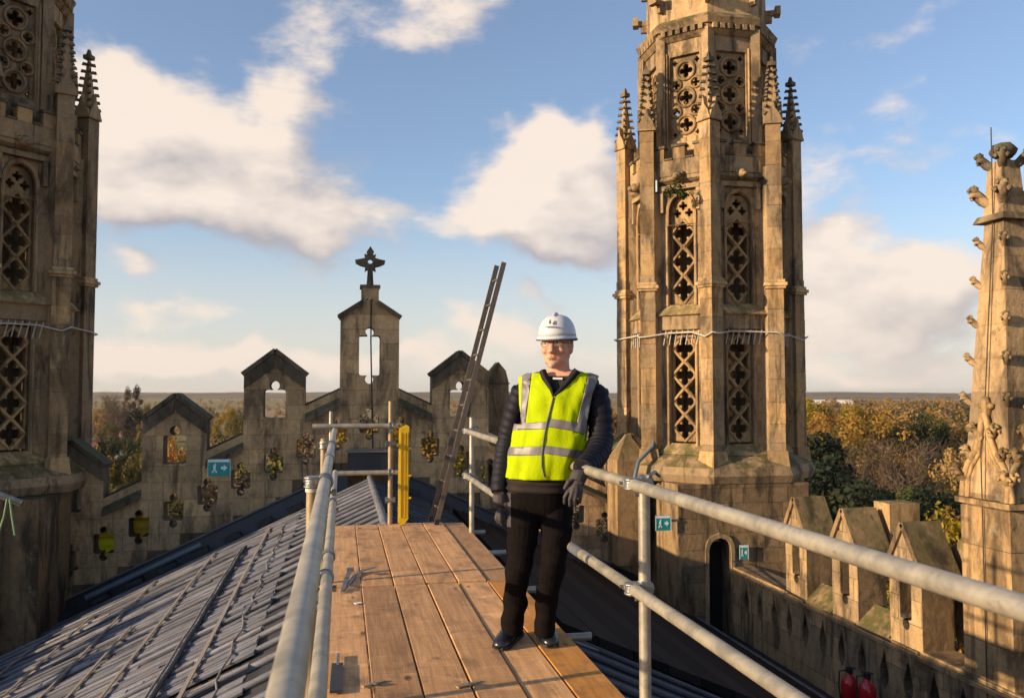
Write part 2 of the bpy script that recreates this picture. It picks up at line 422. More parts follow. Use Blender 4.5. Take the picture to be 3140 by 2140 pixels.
def parea(p): return abs(sum(p[i][0]*p[(i+1) % len(p)][1]-p[(i+1) % len(p)][0]*p[i][1] for i in range(len(p))))/2
def masonry(parent, loops, O, U, V, N, mat, ch=.34, bw=.62, joint=.008, proud=.012, limit=300, keep=None, seed=1):
    """cut a flat shape into courses of separate stones, each its own child"""
    rng = random.Random(seed); O, U, V, N = Vector(O), Vector(U), Vector(V), Vector(N); org = wloc(parent)
    flat = [p for l in loops for p in l]
    tris = [[flat[i] for i in t] for t in tessellate_polygon([[Vector((p[0], p[1], 0)) for p in l] for l in loops])]
    xs = [p[0] for p in loops[0]]; ys = [p[1] for p in loops[0]]; made = []
    y = min(ys); row = 0
    while y < max(ys)-.02:
        h = ch*rng.uniform(.9, 1.12); x = min(xs)-bw*rng.uniform(0, .9)
        while x < max(xs):
            w = bw*rng.uniform(.65, 1.35); x0, x1, y0, y1 = x+joint/2, x+w-joint/2, y+joint/2, y+h-joint/2; x += w
            if x1 < min(xs): continue
            if keep and not keep((x0+x1)/2, (y0+y1)/2): continue
            polys = []
            for t in tris:
                if max(p[0] for p in t) < x0 or min(p[0] for p in t) > x1 or max(p[1] for p in t) < y0 or min(p[1] for p in t) > y1: continue
                q = clip(t, 0, x0, True)
                if q: q = clip(q, 0, x1, False)
                if q: q = clip(q, 1, y0, True)
                if q: q = clip(q, 1, y1, False)
                if len(q) >= 3 and parea(q) > 1e-6: polys.append(q)
            A = sum(parea(q) for q in polys)
            if A < .006: continue
            pr = proud*rng.uniform(.55, 1.25); b = bmesh.new()
            if A > .995*(x1-x0)*(y1-y0): polys = [rect(x0, x1, y0, y1)]
            for q in polys:
                vv = [b.verts.new(O+U*p[0]+V*p[1]+N*pr-org) for p in q]
                try: b.faces.new(vv)
                except ValueError: pass
            bmesh.ops.remove_doubles(b, verts=b.verts, dist=.0008)
            bmesh.ops.dissolve_limit(b, angle_limit=.02, verts=b.verts, edges=b.edges)
            for f in b.faces:
                f.normal_update()
                if f.normal.dot(N) < 0: f.normal_flip()
            e = bmesh.ops.extrude_face_region(b, geom=list(b.faces))
            bmesh.ops.translate(b, verts=[k for k in e['geom'] if isinstance(k, bmesh.types.BMVert)], vec=-N*(pr+.004))
            bmesh.ops.recalc_face_normals(b, faces=b.faces)
            me = bpy.data.meshes.new('stone'); b.to_mesh(me); b.free(); me.materials.append(MATS[mat]); made.append((A, me))
        y += h; row += 1
    made.sort(key=lambda k: -k[0])
    for A, me in made[:limit]: link('stone', me, parent)
    if made[limit:]:
        b = bmesh.new()
        for A, me in made[limit:]: b.from_mesh(me)
        me = bpy.data.meshes.new('small_stones'); b.to_mesh(me); b.free(); me.materials.append(MATS[mat])
        tag(link('small_stones', me, parent), kind='stuff')
    return len(made)

# ------------------------------------------------------------------ ground, hills
GZ = -24.0
def ground():
    m, T, b = material('fields', .95, 0, .1)
    geo = T.add('ShaderNodeNewGeometry').outputs['Position']
    vo = T.add('ShaderNodeTexVoronoi', feature='F1'); T.set(vo.inputs['Vector'], T.mapping(geo, (.0035, .0022, 0))); vo.inputs['Scale'].default_value = 1
    sp = T.add('ShaderNodeSeparateXYZ'); T.set(sp.inputs[0], vo.outputs['Color'])
    col = T.mix(T.ramp(sp.outputs[0], .25, .75), (.20, .165, .06), (.29, .20, .11))
    col = T.mix(T.math('MULTIPLY', T.ramp(sp.outputs[1], .6, .85), .7), col, (.13, .13, .04))
    col = T.mix(T.math('MULTIPLY', T.ramp(T.noise(geo, .02, 6, .6), .5, .7), .5), col, (.09, .07, .04))
    T.l.new(col, b.inputs['Base Color'])
    mb = MB(); n = 40
    xs = [-9000+18000*i/n for i in range(n+1)]; ys = [-1500+10500*i/n for i in range(n+1)]
    mb.add([(x, y, GZ) for y in ys for x in xs], [(j*(n+1)+i, j*(n+1)+i+1, (j+1)*(n+1)+i+1, (j+1)*(n+1)+i) for j in range(n) for i in range(n)])
    tag(mb.build('ground', 'fields'), 'flat autumn farmland stretching to the horizon', 'ground', kind='structure')
    m, T, b = material('hill_wood', .95, 0, .1)
    geo = T.add('ShaderNodeNewGeometry').outputs['Position']
    col = T.mix(T.ramp(T.noise(T.mapping(geo, (.004, .004, .05)), 1.0, 6, .6), .4, .6), (.10, .075, .05), (.16, .12, .07))
    T.l.new(col, b.inputs['Base Color'])
    mb = MB(); nx, ny = 160, 10; vs = []
    for j in range(ny+1):
        for i in range(nx+1):
            a = R(-48)+R(110)*i/nx; d = 3000+220*j
            h = (22+9*noise.noise(Vector((a*4, 3.1, 0)))+5*noise.noise(Vector((a*16, 1.7, 0))))*math.sin(math.pi*j/ny)**.8
            h += 2.2*noise.noise(Vector((a*90, j*.8, 5)))*math.sin(math.pi*j/ny)
            vs.append((d*math.sin(a), d*math.cos(a), GZ-.5+max(h, 0)))
    mb.add(vs, [(j*(nx+1)+i, j*(nx+1)+i+1, (j+1)*(nx+1)+i+1, (j+1)*(nx+1)+i) for j in range(ny) for i in range(nx)], True)
    tag(mb.build('hills', 'hill_wood', fix=True), 'low wooded hills along the skyline', 'hills', kind='structure')
ground()

# ------------------------------------------------------------------ lead roof
RX, RZ, RT_ = .6, -.5, .45                         # ridge x, ridge z, tangent of the pitch
def rz(x): return RZ-RT_*abs(x-RX)
YG = 19.0                                          # face of the gable wall
EAVE_L, EAVE_R = -6.3, 7.45
CS = 1/math.sqrt(1+RT_*RT_)
def roof():
    rf = thing('lead_roof', 'grey ribbed lead roof falling away on both sides of the boarded walkway', 'roof', (RX, 9, RZ))
    rng = random.Random(5)
    def slope_n(x): return Vector((-RT_ if x < RX else RT_, 0, 1)).normalized()
    pitch = .5; ys = [-1.6+pitch*k for k in range(40)]
    for side, eave in ((-1, EAVE_L), (1, EAVE_R)):
        mat = 'lead' if side < 0 else 'lead_shaded'
        n = slope_n(RX+side)
        for k, y in enumerate(ys):
            y1 = min(y+pitch, 18.55)
            # sheet: slightly dished between the rolls
            mb = MB(); m = 6; nx = 10; vs = []
            for i in range(nx+1):
                x = RX+(eave-RX)*i/nx
                for j in range(m+1):
                    yy = y+(y1-y)*j/m
                    vs.append(Vector((x, yy, rz(x)))+n*(.012*noise.noise(Vector((x*1.5, yy*2, side)))-.012*math.sin(math.pi*j/m)))
            mb.add(vs, [(i*(m+1)+j, i*(m+1)+j+1, (i+1)*(m+1)+j+1, (i+1)*(m+1)+j) for i in range(nx) for j in range(m)], True)
            mb.build('lead_sheet', 'lead_shadow_gap' if side < 0 else mat, rf, fix=True)
            path = [Vector((RX+(eave-RX)*i/12, y+.015*noise.noise(Vector((i*.7, y, side))), 0)) for i in range(13)]
            path = [Vector((p.x, p.y, rz(p.x)))+n*.02 for p in path]
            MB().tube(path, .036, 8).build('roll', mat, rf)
    MB().tube([(RX, y, RZ+.02+.008*math.sin(y*3)) for y in [-1.6+.8*k for k in range(26)]], .06, 10).build('ridge_roll', 'lead', rf)
    # stripped timber battens lying down the left slope
    n = slope_n(-1)
    for k in range(240):
        y = rng.uniform(4.0, 17.6); L = rng.uniform(1.2, 4.2); x0 = rng.uniform(-6.0, -1.0)
        x1 = min(x0+L, -.75); w = rng.uniform(.05, .15); t = rng.uniform(.012, .03); sk = rng.uniform(-.03, .03)
        lift = .02+rng.uniform(0, .03)
        a = Vector((x0, y-sk, rz(x0)))+n*lift; b = Vector((x1, y+sk, rz(x1)))+n*(lift+rng.uniform(-.01, .02))
        MB().bar(a, b, w, t, n).build('batten', rng.choice(('batten_wood', 'batten_wood', 'lead')), rf)
    # long bars, cables and a rope laid along the slope
    def along(x, y0, y1, r, mat, name, flat=None, wob=0.0, lift=.10):
        pts = []
        for i in range(41):
            y = y0+(y1-y0)*i/40; xx = x+wob*math.sin(i*1.9)+wob*.6*noise.noise(Vector((y*2, x, 0)))
            pts.append(Vector((xx, y, rz(xx)))+n*(lift+.006*math.sin(y*3.9)))
        mb = MB()
        if flat:
            for i in range(0, 40, 4): mb.bar(pts[i], pts[i+4], flat, .012, n)
        else: mb.tube(pts, r, 8)
        mb.build(name, mat, rf)
    along(-.99, 4.2, 16.4, .010, 'aluminium', 'chain', wob=.03, lift=.07)
    along(-1.30, 4.0, 17.2, .02, 'aluminium', 'flat_bar', flat=.05, lift=.085)
    along(-1.60, 4.0, 15.9, .026, 'cable', 'cable', lift=.09); along(-1.665, 4.0, 15.9, .014, 'aluminium', 'thin_rod')
    for x, e in ((-2.30, 17.3), (-2.85, 13.0), (-3.36, 17.2), (-4.20, 16.3), (-5.0, 16.0)): along(x, 5.0, e, .02, 'aluminium', 'flat_bar', flat=.05, lift=.085)
    # black upstand along the gable, both sides, with its capping strip
    def fl(x): return -.12-.457*abs(x-RX)
    for side, x1 in ((-1, -5.95), (1, 7.66)):
        mb = MB(); xs = [RX+side*.45, RX+(x1-RX)*.5, x1]
        a, b = xs[0], x1
        for (u, v) in ((a, b),):
            lo = [(u, 18.55, rz(u)-.1), (v, 18.55, rz(v)-.1), (v, YG-.02, rz(v)-.1), (u, YG-.02, rz(u)-.1)]
            hi = [(u, 18.78, fl(u)-.02), (v, 18.78, fl(v)-.02), (v, YG-.02, fl(v)+.02), (u, YG-.02, fl(u)+.02)]
            mb.add(lo+hi, [(3, 2, 1, 0), (4, 5, 6, 7), (0, 1, 5, 4), (1, 2, 6, 5), (2, 3, 7, 6), (3, 0, 4, 7)])
        mb.build('flashing', 'black_lead', rf, fix=True)
        MB().bar((a, 18.77, fl(a)+.02), (b, 18.77, fl(b)+.02), .05, .03).build('flashing_edge', 'lead', rf)
        mb = MB()                                            # curled-up broken end
        mb.add([(b, 18.6, fl(b)+.06), (b+side*.45, 18.5, fl(b)-.02), (b+side*.30, 18.55, fl(b)-.42), (b-side*.1, 18.62, fl(b)-.5),
                (b, 18.9, fl(b)+.06), (b+side*.45, 18.8, fl(b)-.02), (b+side*.30, 18.85, fl(b)-.42), (b-side*.1, 18.9, fl(b)-.5)],
               [(0, 1, 2, 3), (7, 6, 5, 4), (0, 4, 5, 1), (1, 5, 6, 2), (2, 6, 7, 3), (3, 7, 4, 0)])
        mb.build('loose_flashing', 'black_lead', rf, fix=True)
        for k in range(9):                                   # dark patches of turned-up lead at the foot of the wall
            x = RX+side*(.9+.62*k); z = rz(x)
            MB().box((x, 18.42, z+.10), (.34, .22, .10), Matrix.Rotation(math.atan(RT_)*side, 3, 'Y')).build('lead_step', 'black_lead', rf)
    MB().box((RX, 18.66, -.17), (.92, .36, .42)).build('ridge_box', 'black_lead', rf)
    MB().box((RX, 18.64, .055), (1.0, .42, .03)).build('ridge_box_lid', 'lead', rf)
    MB().tube([(x, 18.36, rz(x)+.24) for x in (-4.9, -4.2, -3.5, -2.75)], .065, 10).build('pipe', 'pipe_blue', rf)
    # raised dark boarding over the far half of the right slope
    n = slope_n(3)
    k = 0; x = 2.35
    while x < 7.2:
        w = .42; xa, xb = x, min(x+w-.012, 7.25); x += w; k += 1
        za, zb = rz(xa)+.14, rz(xb)+.14; y0 = 9.0+.12*(xa-2.3); mb = MB()
        mb.add([(xa, y0, za), (xb, y0+.05, zb), (xb, 18.2, zb), (xa, 18.2, za), (xa, y0, za-.1), (xb, y0+.05, zb-.1), (xb, 18.2, zb-.1), (xa, 18.2, za-.1)],
               [(0, 1, 2, 3), (7, 6, 5, 4), (0, 4, 5, 1), (1, 5, 6, 2), (2, 6, 7, 3), (3, 7, 4, 0)])
        mb.build('cover_board', 'cover_board', rf, fix=True)
    MB().bar((7.30, 3.0, rz(7.3)+.12), (7.30, 18.2, rz(7.3)+.12), .06, .09).build('eave_edge', 'lead', rf)
    # torn lead strips on the near right slope
    for k in range(34):
        y = rng.uniform(3.2, 8.6); x0 = rng.uniform(1.5, 4.6); L = rng.uniform(.5, 1.7); x1 = x0+L
        a = Vector((x0, y, rz(x0)))+n*rng.uniform(.04, .1); b = Vector((x1, y+rng.uniform(-.5, .25), rz(x1)))+n*rng.uniform(.04, .14)
        mid = (a+b)/2+n*rng.uniform(0, .05)
        mb = MB(); w = rng.uniform(.04, .11)
        mb.bar(a, mid, w, .015, n); mb.bar(mid, b, w, .015, n); mb.build('torn_strip', 'strip_grey', rf)
    # timber deck under the lead so nothing shows through
    for side, eave in ((-1, EAVE_L-.1), (1, EAVE_R+.75)):
        e = [(RX, -1.7, RZ-.06), (eave, -1.7, rz(eave)-.06), (eave, 18.6, rz(eave)-.06), (RX, 18.6, RZ-.06)]
        mb = MB(); mb.add([Vector(p) for p in e]+[Vector(p)-Vector((0, 0, .08)) for p in e],
               [(0, 1, 2, 3), (7, 6, 5, 4), (0, 4, 5, 1), (1, 5, 6, 2), (2, 6, 7, 3), (3, 7, 4, 0)])
        mb.build('roof_deck', 'black_lead', rf, fix=True)
roof()

# ------------------------------------------------------------------ gable wall with pierced battlements
def gable():
    gw = thing('gable_wall', 'weathered stone gable wall with pierced gabled battlements stepping down both slopes', 'wall', (RX, YG+.25, -4.0))
    def line(x): return 1.36-.47*max(0, abs(x-RX)-.64)
    O, U, V, N = (0, YG, 0), (1, 0, 0), (0, 0, 1), (0, -1, 0)
    MW = .635
    mer = {}
    left = []                                            # top outline from centre going left (x decreasing)
    top = [(-.64, 1.36), (-.64, 2.96), (0, 3.42)]
    pts_r = [(RX+.64, 2.96), (RX+.64, line(RX+.64))]
    for i in (1, 2, 3):
        c = RX+2.01*i; t = 2.17-.475*2.0*(i-1)
        a, b = c-MW, c+MW
        pts_r += [(a, line(a)), (a, t-.47), (c, t), (b, t-.47), (b, line(b))]
        mer[i] = t
    pts_r += [(7.75, line(7.75)), (7.75, -4.0)]
    pts_l = [(2*RX-x, z) for x, z in pts_r]
    pts_l = [((x if x > -6.6 else -6.6), z) for x, z in pts_l]
    outer = [(RX, 3.42)]+pts_l+list(reversed(pts_r))
    holes = [keyhole(RX, 2.12, .46, .88, .10)]
    for sgn in (-1, 1):
        for i in (1, 2, 3):
            c = RX+sgn*2.01*i; t = mer[i]
            holes.append(keyhole(c, t-1.11, .46, .60, .105, True, False))
        for k in range(1, 10):
            x = RX+sgn*.67*k
            if -5.9 < x < 7.2: holes.append(keyhole(x, line(x)-.87-.06, .40, .40, .085))
    holes.append(keyhole(RX, .62, .42, .40, .085))
    mb = MB(); mb.prism([outer]+holes, O, U, V, N, -.48, -.014); mb.build('wall_core', 'mortar', gw, fix=True)
    n = masonry(gw, [outer]+holes, (0, YG-.0-.0, 0), U, V, N, 'stone_gable', .335, .60, .007, .010, 296, keep=lambda x, z: z > line(x)-1.75, seed=3)
    # copings
    def cop(a, b, za, zb, name='coping', d=.62):
        ax, bx = Vector((a, YG+.23, za)), Vector((b, YG+.23, zb)); MB().bar(ax, bx, d, .09, Vector((-(zb-za), 0, b-a))).build(name, 'coping', gw)
    for sgn in (-1, 1):
        def X(d): return RX+sgn*d
        segs = [(.64, 2.01-MW), (2.01+MW, 4.02-MW), (4.02+MW, 6.03-MW), (6.03+MW, 7.15)]
        for a, b in segs:
            # broad sloping weathering facing the roof
            za, zb = line(X(a)), line(X(b)); y0 = YG-.13; mb = MB()
            p = [(X(a), y0, za-.27), (X(b), y0, zb-.27), (X(b), YG+.24, zb+.05), (X(a), YG+.24, za+.05),
                 (X(a), y0, za-.36), (X(b), y0, zb-.36), (X(b), YG+.24, zb-.06), (X(a), YG+.24, za-.06)]
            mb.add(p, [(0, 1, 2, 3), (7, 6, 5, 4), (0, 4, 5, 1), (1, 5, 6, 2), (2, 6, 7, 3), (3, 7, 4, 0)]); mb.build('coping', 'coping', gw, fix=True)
        for i in (1, 2, 3):
            c = 2.01*i; t = mer[i]
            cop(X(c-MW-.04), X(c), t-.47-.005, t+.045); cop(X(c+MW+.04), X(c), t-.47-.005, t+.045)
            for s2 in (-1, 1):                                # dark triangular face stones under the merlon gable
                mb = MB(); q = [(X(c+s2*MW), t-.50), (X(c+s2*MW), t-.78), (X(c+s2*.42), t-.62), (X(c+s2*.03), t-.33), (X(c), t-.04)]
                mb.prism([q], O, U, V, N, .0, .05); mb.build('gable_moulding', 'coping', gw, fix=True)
        cop(X(.68), X(.16), 2.96-.0, 3.30)
    # cap block and cross
    MB().box((RX, YG+.23, 3.38), (.38, .40, .50)).build('cross_pedestal', 'stone_gable', gw)
    MB().box((RX, YG+.23, 3.65), (.44, .46, .06)).build('pedestal_cap', 'coping', gw)
    cz = 4.20
    shape = [(-.075, 3.68-cz), (.075, 3.68-cz), (.055, -.16), (.12, -.20), (.11, -.10), (.22, -.07), (.32, -.02), (.33, .05), (.22, .07), (.11, .10), (.13, .19),
             (.06, .16), (.08, .24), (.0, .36), (-.08, .24), (-.06, .16), (-.13, .19), (-.11, .10), (-.22, .07), (-.33, .05), (-.32, -.02), (-.22, -.07), (-.11, -.10), (-.12, -.20), (-.055, -.16)]
    mb = MB(); mb.prism([[(x+RX, z+cz) for x, z in shape], circle(RX, cz+.02, .055, 12)], (0, YG+.23, 0), U, V, N, -.09, .09); mb.build('stone_cross', 'coping', gw, fix=True)
    MB().tube([(RX+.02, YG-.05, 3.35), (RX+.02, YG-.06, 2.4), (RX+.05, YG-.07, 1.2), (RX+.08, YG-.07, .1)], .016, 6).build('lightning_cable', 'cable', gw)
    return gw
gable()
pier = thing('stone_pier', 'narrow round-topped stone pier between the right battlement and the man', 'pier', (3.56, 20.1, -1.0))
mb = MB(); mb.prism([[(-.24, 0), (.24, 0), (.24, 2.55), (.17, 2.82), (0, 3.02), (-.17, 2.82), (-.24, 2.55)]], (3.63, 20.0, -1.0), (1, 0, 0), (0, 0, 1), (0, -1, 0), -.3, .2)
mb.build('shaft', 'stone', pier, fix=True); MB().box((3.63, 19.80, 1.52), (.52, .06, .03)).build('band', 'coping', pier)

# ------------------------------------------------------------------ octagonal towers
def tower(loc):
    bz = -4.0; t = thing('octagonal_tower', 'tall octagonal stone tower with lattice windows, white cords and crocketed pinnacles beside the man', 'tower', (loc[0], loc[1], bz), 'twin towers flanking the gable')
    cx, cy = loc; Z = Vector((0, 0, 1)); K = math.cos(R(22.5))
    def ring(Rv, z0, z1, Rv1=None, mat='stone', name='string_course', holes=None):
        Rv1 = Rv if Rv1 is None else Rv1
        g = [[Vector((cx+r*math.cos(R(22.5+45*k)), cy+r*math.sin(R(22.5+45*k)), z)) for k in range(8)] for r, z in ((Rv, z0), (Rv1, z1))]
        return MB().loft(g, smooth=False).build(name, mat, t)
    def frame(k, ap):
        a = R(45*k); N = Vector((math.cos(a), math.sin(a), 0)); U = Vector((-math.sin(a), math.cos(a), 0))
        return Vector((cx, cy, 0))+N*ap, U, N
    # square base with a doorway towards the viewer
    BX0, BX1, BY0, BY1 = cx-1.68, cx+1.30, cy-2.1, cy+1.8
    dl = [rect(BX0, BX1, bz, -.62), arch(cx-1.02, cx-.52, bz+.02, -2.02, .27)]
    dn = (Vector((0, BY0, 0)), Vector((1, 0, 0)), Z, Vector((0, -1, 0)))
    MB().prism(dl, *dn, -.5, -.014).build('base_core', 'mortar', t, fix=True)
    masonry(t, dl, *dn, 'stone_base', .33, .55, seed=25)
    MB().prism([arch(cx-1.10, cx-.44, bz+.02, -2.0, .35), dl[1]], *dn, -.02, .05).build('door_surround', 'stone', t, fix=True)
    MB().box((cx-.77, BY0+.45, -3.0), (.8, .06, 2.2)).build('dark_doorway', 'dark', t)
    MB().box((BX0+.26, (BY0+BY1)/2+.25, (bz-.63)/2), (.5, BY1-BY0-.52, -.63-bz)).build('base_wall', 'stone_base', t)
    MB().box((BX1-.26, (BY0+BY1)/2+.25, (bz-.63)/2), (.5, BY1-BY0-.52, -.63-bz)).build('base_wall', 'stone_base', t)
    ring(2.30, -.62, -.46, 2.36); ring(2.36, -.46, -.30, 2.30, name='string_course'); ring(2.30, -.30, -.06, 1.95, name='weathering')
    AP = 1.62; w = AP*math.tan(R(22.5))
    def lattice(x0, x1, z0, z1, O, U, N, top=None):
        W = (x1-x0); n = max(2, round((z1-z0)/(W*.98))); h = (z1-z0)/n; c = (x0+x1)/2; b = .038
        loops = [rect(x0, x1, z0, z1+(top or 0))]
        for i in range(n):
            zc = z0+h*(i+.5); loops.append([(c+(x-c)*.88, z) for x, z in quatrefoil(c, zc, h*.40)])
        for i in range(n-1):
            zc = z0+h*(i+1)
            for s in (-1, 1):
                e = c+s*(W/2-b); tri = [(e, zc-h*.5+b*2.2), (c+s*b*1.6, zc), (e, zc+h*.5-b*2.2)]
                loops.append(tri if s < 0 else list(reversed(tri)))
        if top:
            for s in (-.5, .5): loops.append(quatrefoil(c+s*W*.5, z1+top*.28, W*.17))
            loops.append(quatrefoil(c, z1+top*.62, W*.18))
        ob = MB().prism(loops, O, U, Z, N, -.20, -.10).build('tracery', 'stone_pale', t, fix=True)
        mb = MB()                                           # raised diagonal ribs
        for i in range(n):
            zc = z0+h*(i+.5)
            for s in (-1, 1):
                for q in (-1, 1):
                    a = O+U*(c+s*W/2*.98)+Z*zc-N*.092; d = O+U*c+Z*(zc+q*h/2)-N*.092; mb.bar(a, d, .045, .04, N)
        mb.build('tracery_rib', 'stone_pale', ob)
    for k in range(8):
        O, U, N = frame(k, AP); vis = k in (3, 4, 5, 6, 7)
        lowo = rect(-.29, .29, .18, 2.62); upo = arch(-.29, .29, 3.26, 5.30, .40)
        loops = [rect(-w+.003, w-.003, -.06, 6.1), lowo, upo]
        MB().prism(loops, O, U, Z, N, -.30, -.014).build('wall_core', 'mortar', t, fix=True)
        if k in (4, 5, 6, 7): masonry(t, loops, O, U, Z, N, 'stone', .36, .46, .008, .011, keep=(lambda x, z: True), seed=40+k)
        else: MB().prism(loops, O, U, Z, N, -.2, .0).build('wall_face', 'stone', t, fix=True)
        if vis or k in (0, 1, 2):
            lattice(-.285, .285, .22, 2.58, O, U, N); lattice(-.285, .285, 3.28, 5.20, O, U, N, .48)
        # inner jamb shafts, sill, transom weathering, hood mould
        for s in (-1, 1):
            MB().tube([O+U*s*.335+Z*.12+N*.02, O+U*s*.335+Z*2.62+N*.02], .035, 8).build('jamb_shaft', 'stone', t)
            MB().tube([O+U*s*.335+Z*3.24+N*.02, O+U*s*.335+Z*5.30+N*.02], .035, 8).build('jamb_shaft', 'stone', t)
        for z0, z1, d in ((-.05, .17, .20), (3.02, 3.25, .20)):
            mb = MB(); ww = w-.02
            p = [O-U*ww+Z*z0+N*d, O+U*ww+Z*z0+N*d, O+U*.40+Z*z1+N*.005, O-U*.40+Z*z1+N*.005, O-U*ww+Z*(z0-.06), O+U*ww+Z*(z0-.06)]
            mb.add(p, [(0, 1, 2, 3), (4, 5, 1, 0), (4, 0, 3), (1, 5, 2), (5, 4, 3, 2)]); mb.build('sill', 'stone_gable', t, fix=True)
        MB().prism([rect(-w+.01, w-.01, 2.70, 3.015)], O, U, Z, N, -.02, .12).build('transom', 'stone', t, fix=True)
        MB().prism([rect(-.47, .47, 5.84, 5.94)], O, U, Z, N, -.02, .13).build('hood_mould', 'stone', t, fix=True)
        MB().prism([arch(-.36, .36, 5.06, 5.30, .50), arch(-.29, .29, 5.05, 5.30, .42)], O, U, Z, N, -.02, .05).build('arch_mould', 'stone_pale', t, fix=True)
        for s in (-1, 1): MB().prism([rect(s*.43-.04, s*.43+.04, 5.35, 5.835)], O, U, Z, N, -.02, .12).build('hood_mould', 'stone', t, fix=True)
        if vis:
            M = Matrix((U, N, Z)).transposed()
            mb = MB(); c = O+Z*6.12+N*.16; mb.blob(c, (.12, .17, .11), 2, .35, M); mb.blob(c+N*.14-Z*.03, (.07, .09, .06), 2, .3, M); mb.blob(c+U*.10+Z*.06, (.05, .05, .06), 1, .2, M); mb.blob(c-U*.10+Z*.06, (.05, .05, .06), 1, .2, M)
            mb.build('grotesque', 'stone', t)
        # battlemented parapet
        O2, U, N = frame(k, AP+.12); w2 = (AP+.12)*math.tan(R(22.5))-.004
        MB().prism([rect(-w2, w2, 6.16, 6.52)], O2, U, Z, N, -.16, 0).build('parapet', 'stone', t, fix=True)
        for x in (-.49, 0, .49):
            ww = .13 if x else .14
            MB().prism([rect(max(x-ww, -w2), min(x+ww, w2), 6.525, 6.80)], O2, U, Z, N, -.16, 0).build('merlon', 'stone_pale', t, fix=True)
            MB().prism([rect(max(x-ww-.03, -w2), min(x+ww+.03, w2), 6.803, 6.86)], O2, U, Z, N, -.19, .035).build('merlon_cap', 'coping', t, fix=True)
        for x in (-.245, .245): MB().prism([rect(x-.10, x+.10, 6.523, 6.56)], O2, U, Z, N, -.17, .03).build('crenel_sill', 'coping', t, fix=True)
    ring(1.80, 6.0, 6.06, 1.90); ring(1.90, 6.06, 6.155, 1.86)
    ring(1.62, 6.30, 6.40, name='roof_flat', mat='black_lead')
    # corner shafts of separate stones, with string and crocketed pinnacle
    def pinnacle(c, z0, h, s, M, parent):
        mb = MB(); c = Vector((c.x, c.y, z0))
        mb.box(c+Z*(h*.5+.1), (s*.74, s*.74, h), M, .16)
        ob = mb.build('pinnacle', 'stone', parent)
        mb = MB()
        for q in range(4):                                   # gablets
            Q = M @ Matrix.Rotation(q*math.pi/2, 3, 'Z'); n = Q @ Vector((0, -1, 0)); u = Q @ Vector((1, 0, 0))
            mb.prism([[(-s*.56, -.05), (s*.56, -.05), (s*.42, .12), (s*.12, .26), (0, .46), (-s*.12, .26), (-s*.42, .12)]], c+n*s*.46, u, Z, n, -.05, .05)
        mb.build('gablet', 'stone', ob)
        mb = MB(); nn = 7
        for q in range(4):
            Q = M @ Matrix.Rotation(q*math.pi/2+math.pi/4, 3, 'Z'); n = Q @ Vector((0, -1, 0))
            for i in range(nn):
                f = (i+.4)/nn; rr = s*.74*.707*(1-.84*f)
                Mq = Matrix((Q @ Vector((1, 0, 0)), -n, Z)).transposed()
                mb.box(c+Z*(.1+h*f)+n*(rr+.045), (.075, .11, .055), Mq, .7)
        mb.box(c+Z*(h+.16), (.17, .17, .09), M); mb.box(c+Z*(h+.27), (.09, .09, .12), M, .5)
        tag(mb.build('crockets', 'coping', ob), kind='stuff')
    RS, S2 = 1.95, .335
    for k in range(8):
        a = R(22.5+45*k); n = Vector((math.cos(a), math.sin(a), 0)); c = Vector((cx, cy, 0))+n*RS
        M = Matrix.Rotation(a+math.pi/4, 3, 'Z'); vis = k in (3, 4, 5, 6, 7)
        rng = random.Random(k)
        if vis: MB().box(c+Z*3.45, (S2*.88, S2*.88, 7.5), M).build('shaft_core', 'mortar', t)
        if vis:
            z = -.30
            while z < 7.18:
                h = min(rng.uniform(.36, .56), 7.24-z)
                if h < .03: break
                d = S2*(1.0 if z < 3.6 else .93)+rng.uniform(-.006, .006)
                MB().box(c+Z*(z+h/2), (d, d, h-.007), M).build('stone', 'stone_pale' if rng.random() < .45 else 'stone', t); z += h
        else: MB().box(c+Z*3.45, (S2, S2, 7.5), M).build('shaft', 'stone', t)
        MB().box(c-n*.22+Z*3.0, (.34, .34, 6.6), Matrix.Rotation(a, 3, 'Z')).build('shaft_web', 'stone', t)
        MB().box(c-n*.28+Z*6.75, (.14, .2, 1.0), Matrix.Rotation(a, 3, 'Z')).build('shaft_web', 'stone', t)
        for z, d, h in ((3.60, .42, .05), (3.665, .48, .07), (3.74, .40, .06)): MB().box(c+Z*z, (d, d, h), M).build('shaft_ring', 'stone_gable', t)
        MB().box(c+Z*(-.16), (.50, .50, .42), M, .8).build('shaft_base', 'stone_pale', t)
        MB().box(c+Z*7.25, (S2+.07, S2+.07, .06), M).build('shaft_cap', 'stone', t)
        pinnacle(c, 7.30, 1.14, S2, M, t)
    # drum added inside, blocks the sky that would show through the tracery
    MB().tube([(cx, cy, -.3), (cx, cy, 6.2)], .92, 20).build('sky_block_drum', 'mortar', t); MB().tube([(cx, cy, 6.42), (cx, cy, 9.3)], .62, 20).build('sky_block_drum', 'mortar', t)
    # upper lantern stage with circle tracery
    AP2 = 1.36; w2 = AP2*math.tan(R(22.5))
    for k in range(8):
        O, U, N = frame(k, AP2); vis = k in (4, 5, 6, 7)
        op = rect(-.36, .36, 7.10, 9.02)
        MB().prism([rect(-w2+.003, w2-.003, 6.35, 9.37), op], O, U, Z, N, -.28, 0).build('lantern_wall', 'stone', t, fix=True)
        loops = [rect(-.355, .355, 7.11, 9.01)]; mb = MB()
        for i in range(3):
            zc = 7.42+.63*i; loops.append(quatrefoil(0, zc, .165)); cc = O+Z*zc-N*.075
            mb.tube([cc+U*.215*math.cos(2*math.pi*q/16)+Z*.215*math.sin(2*math.pi*q/16) for q in range(17)], .035, 6, False)
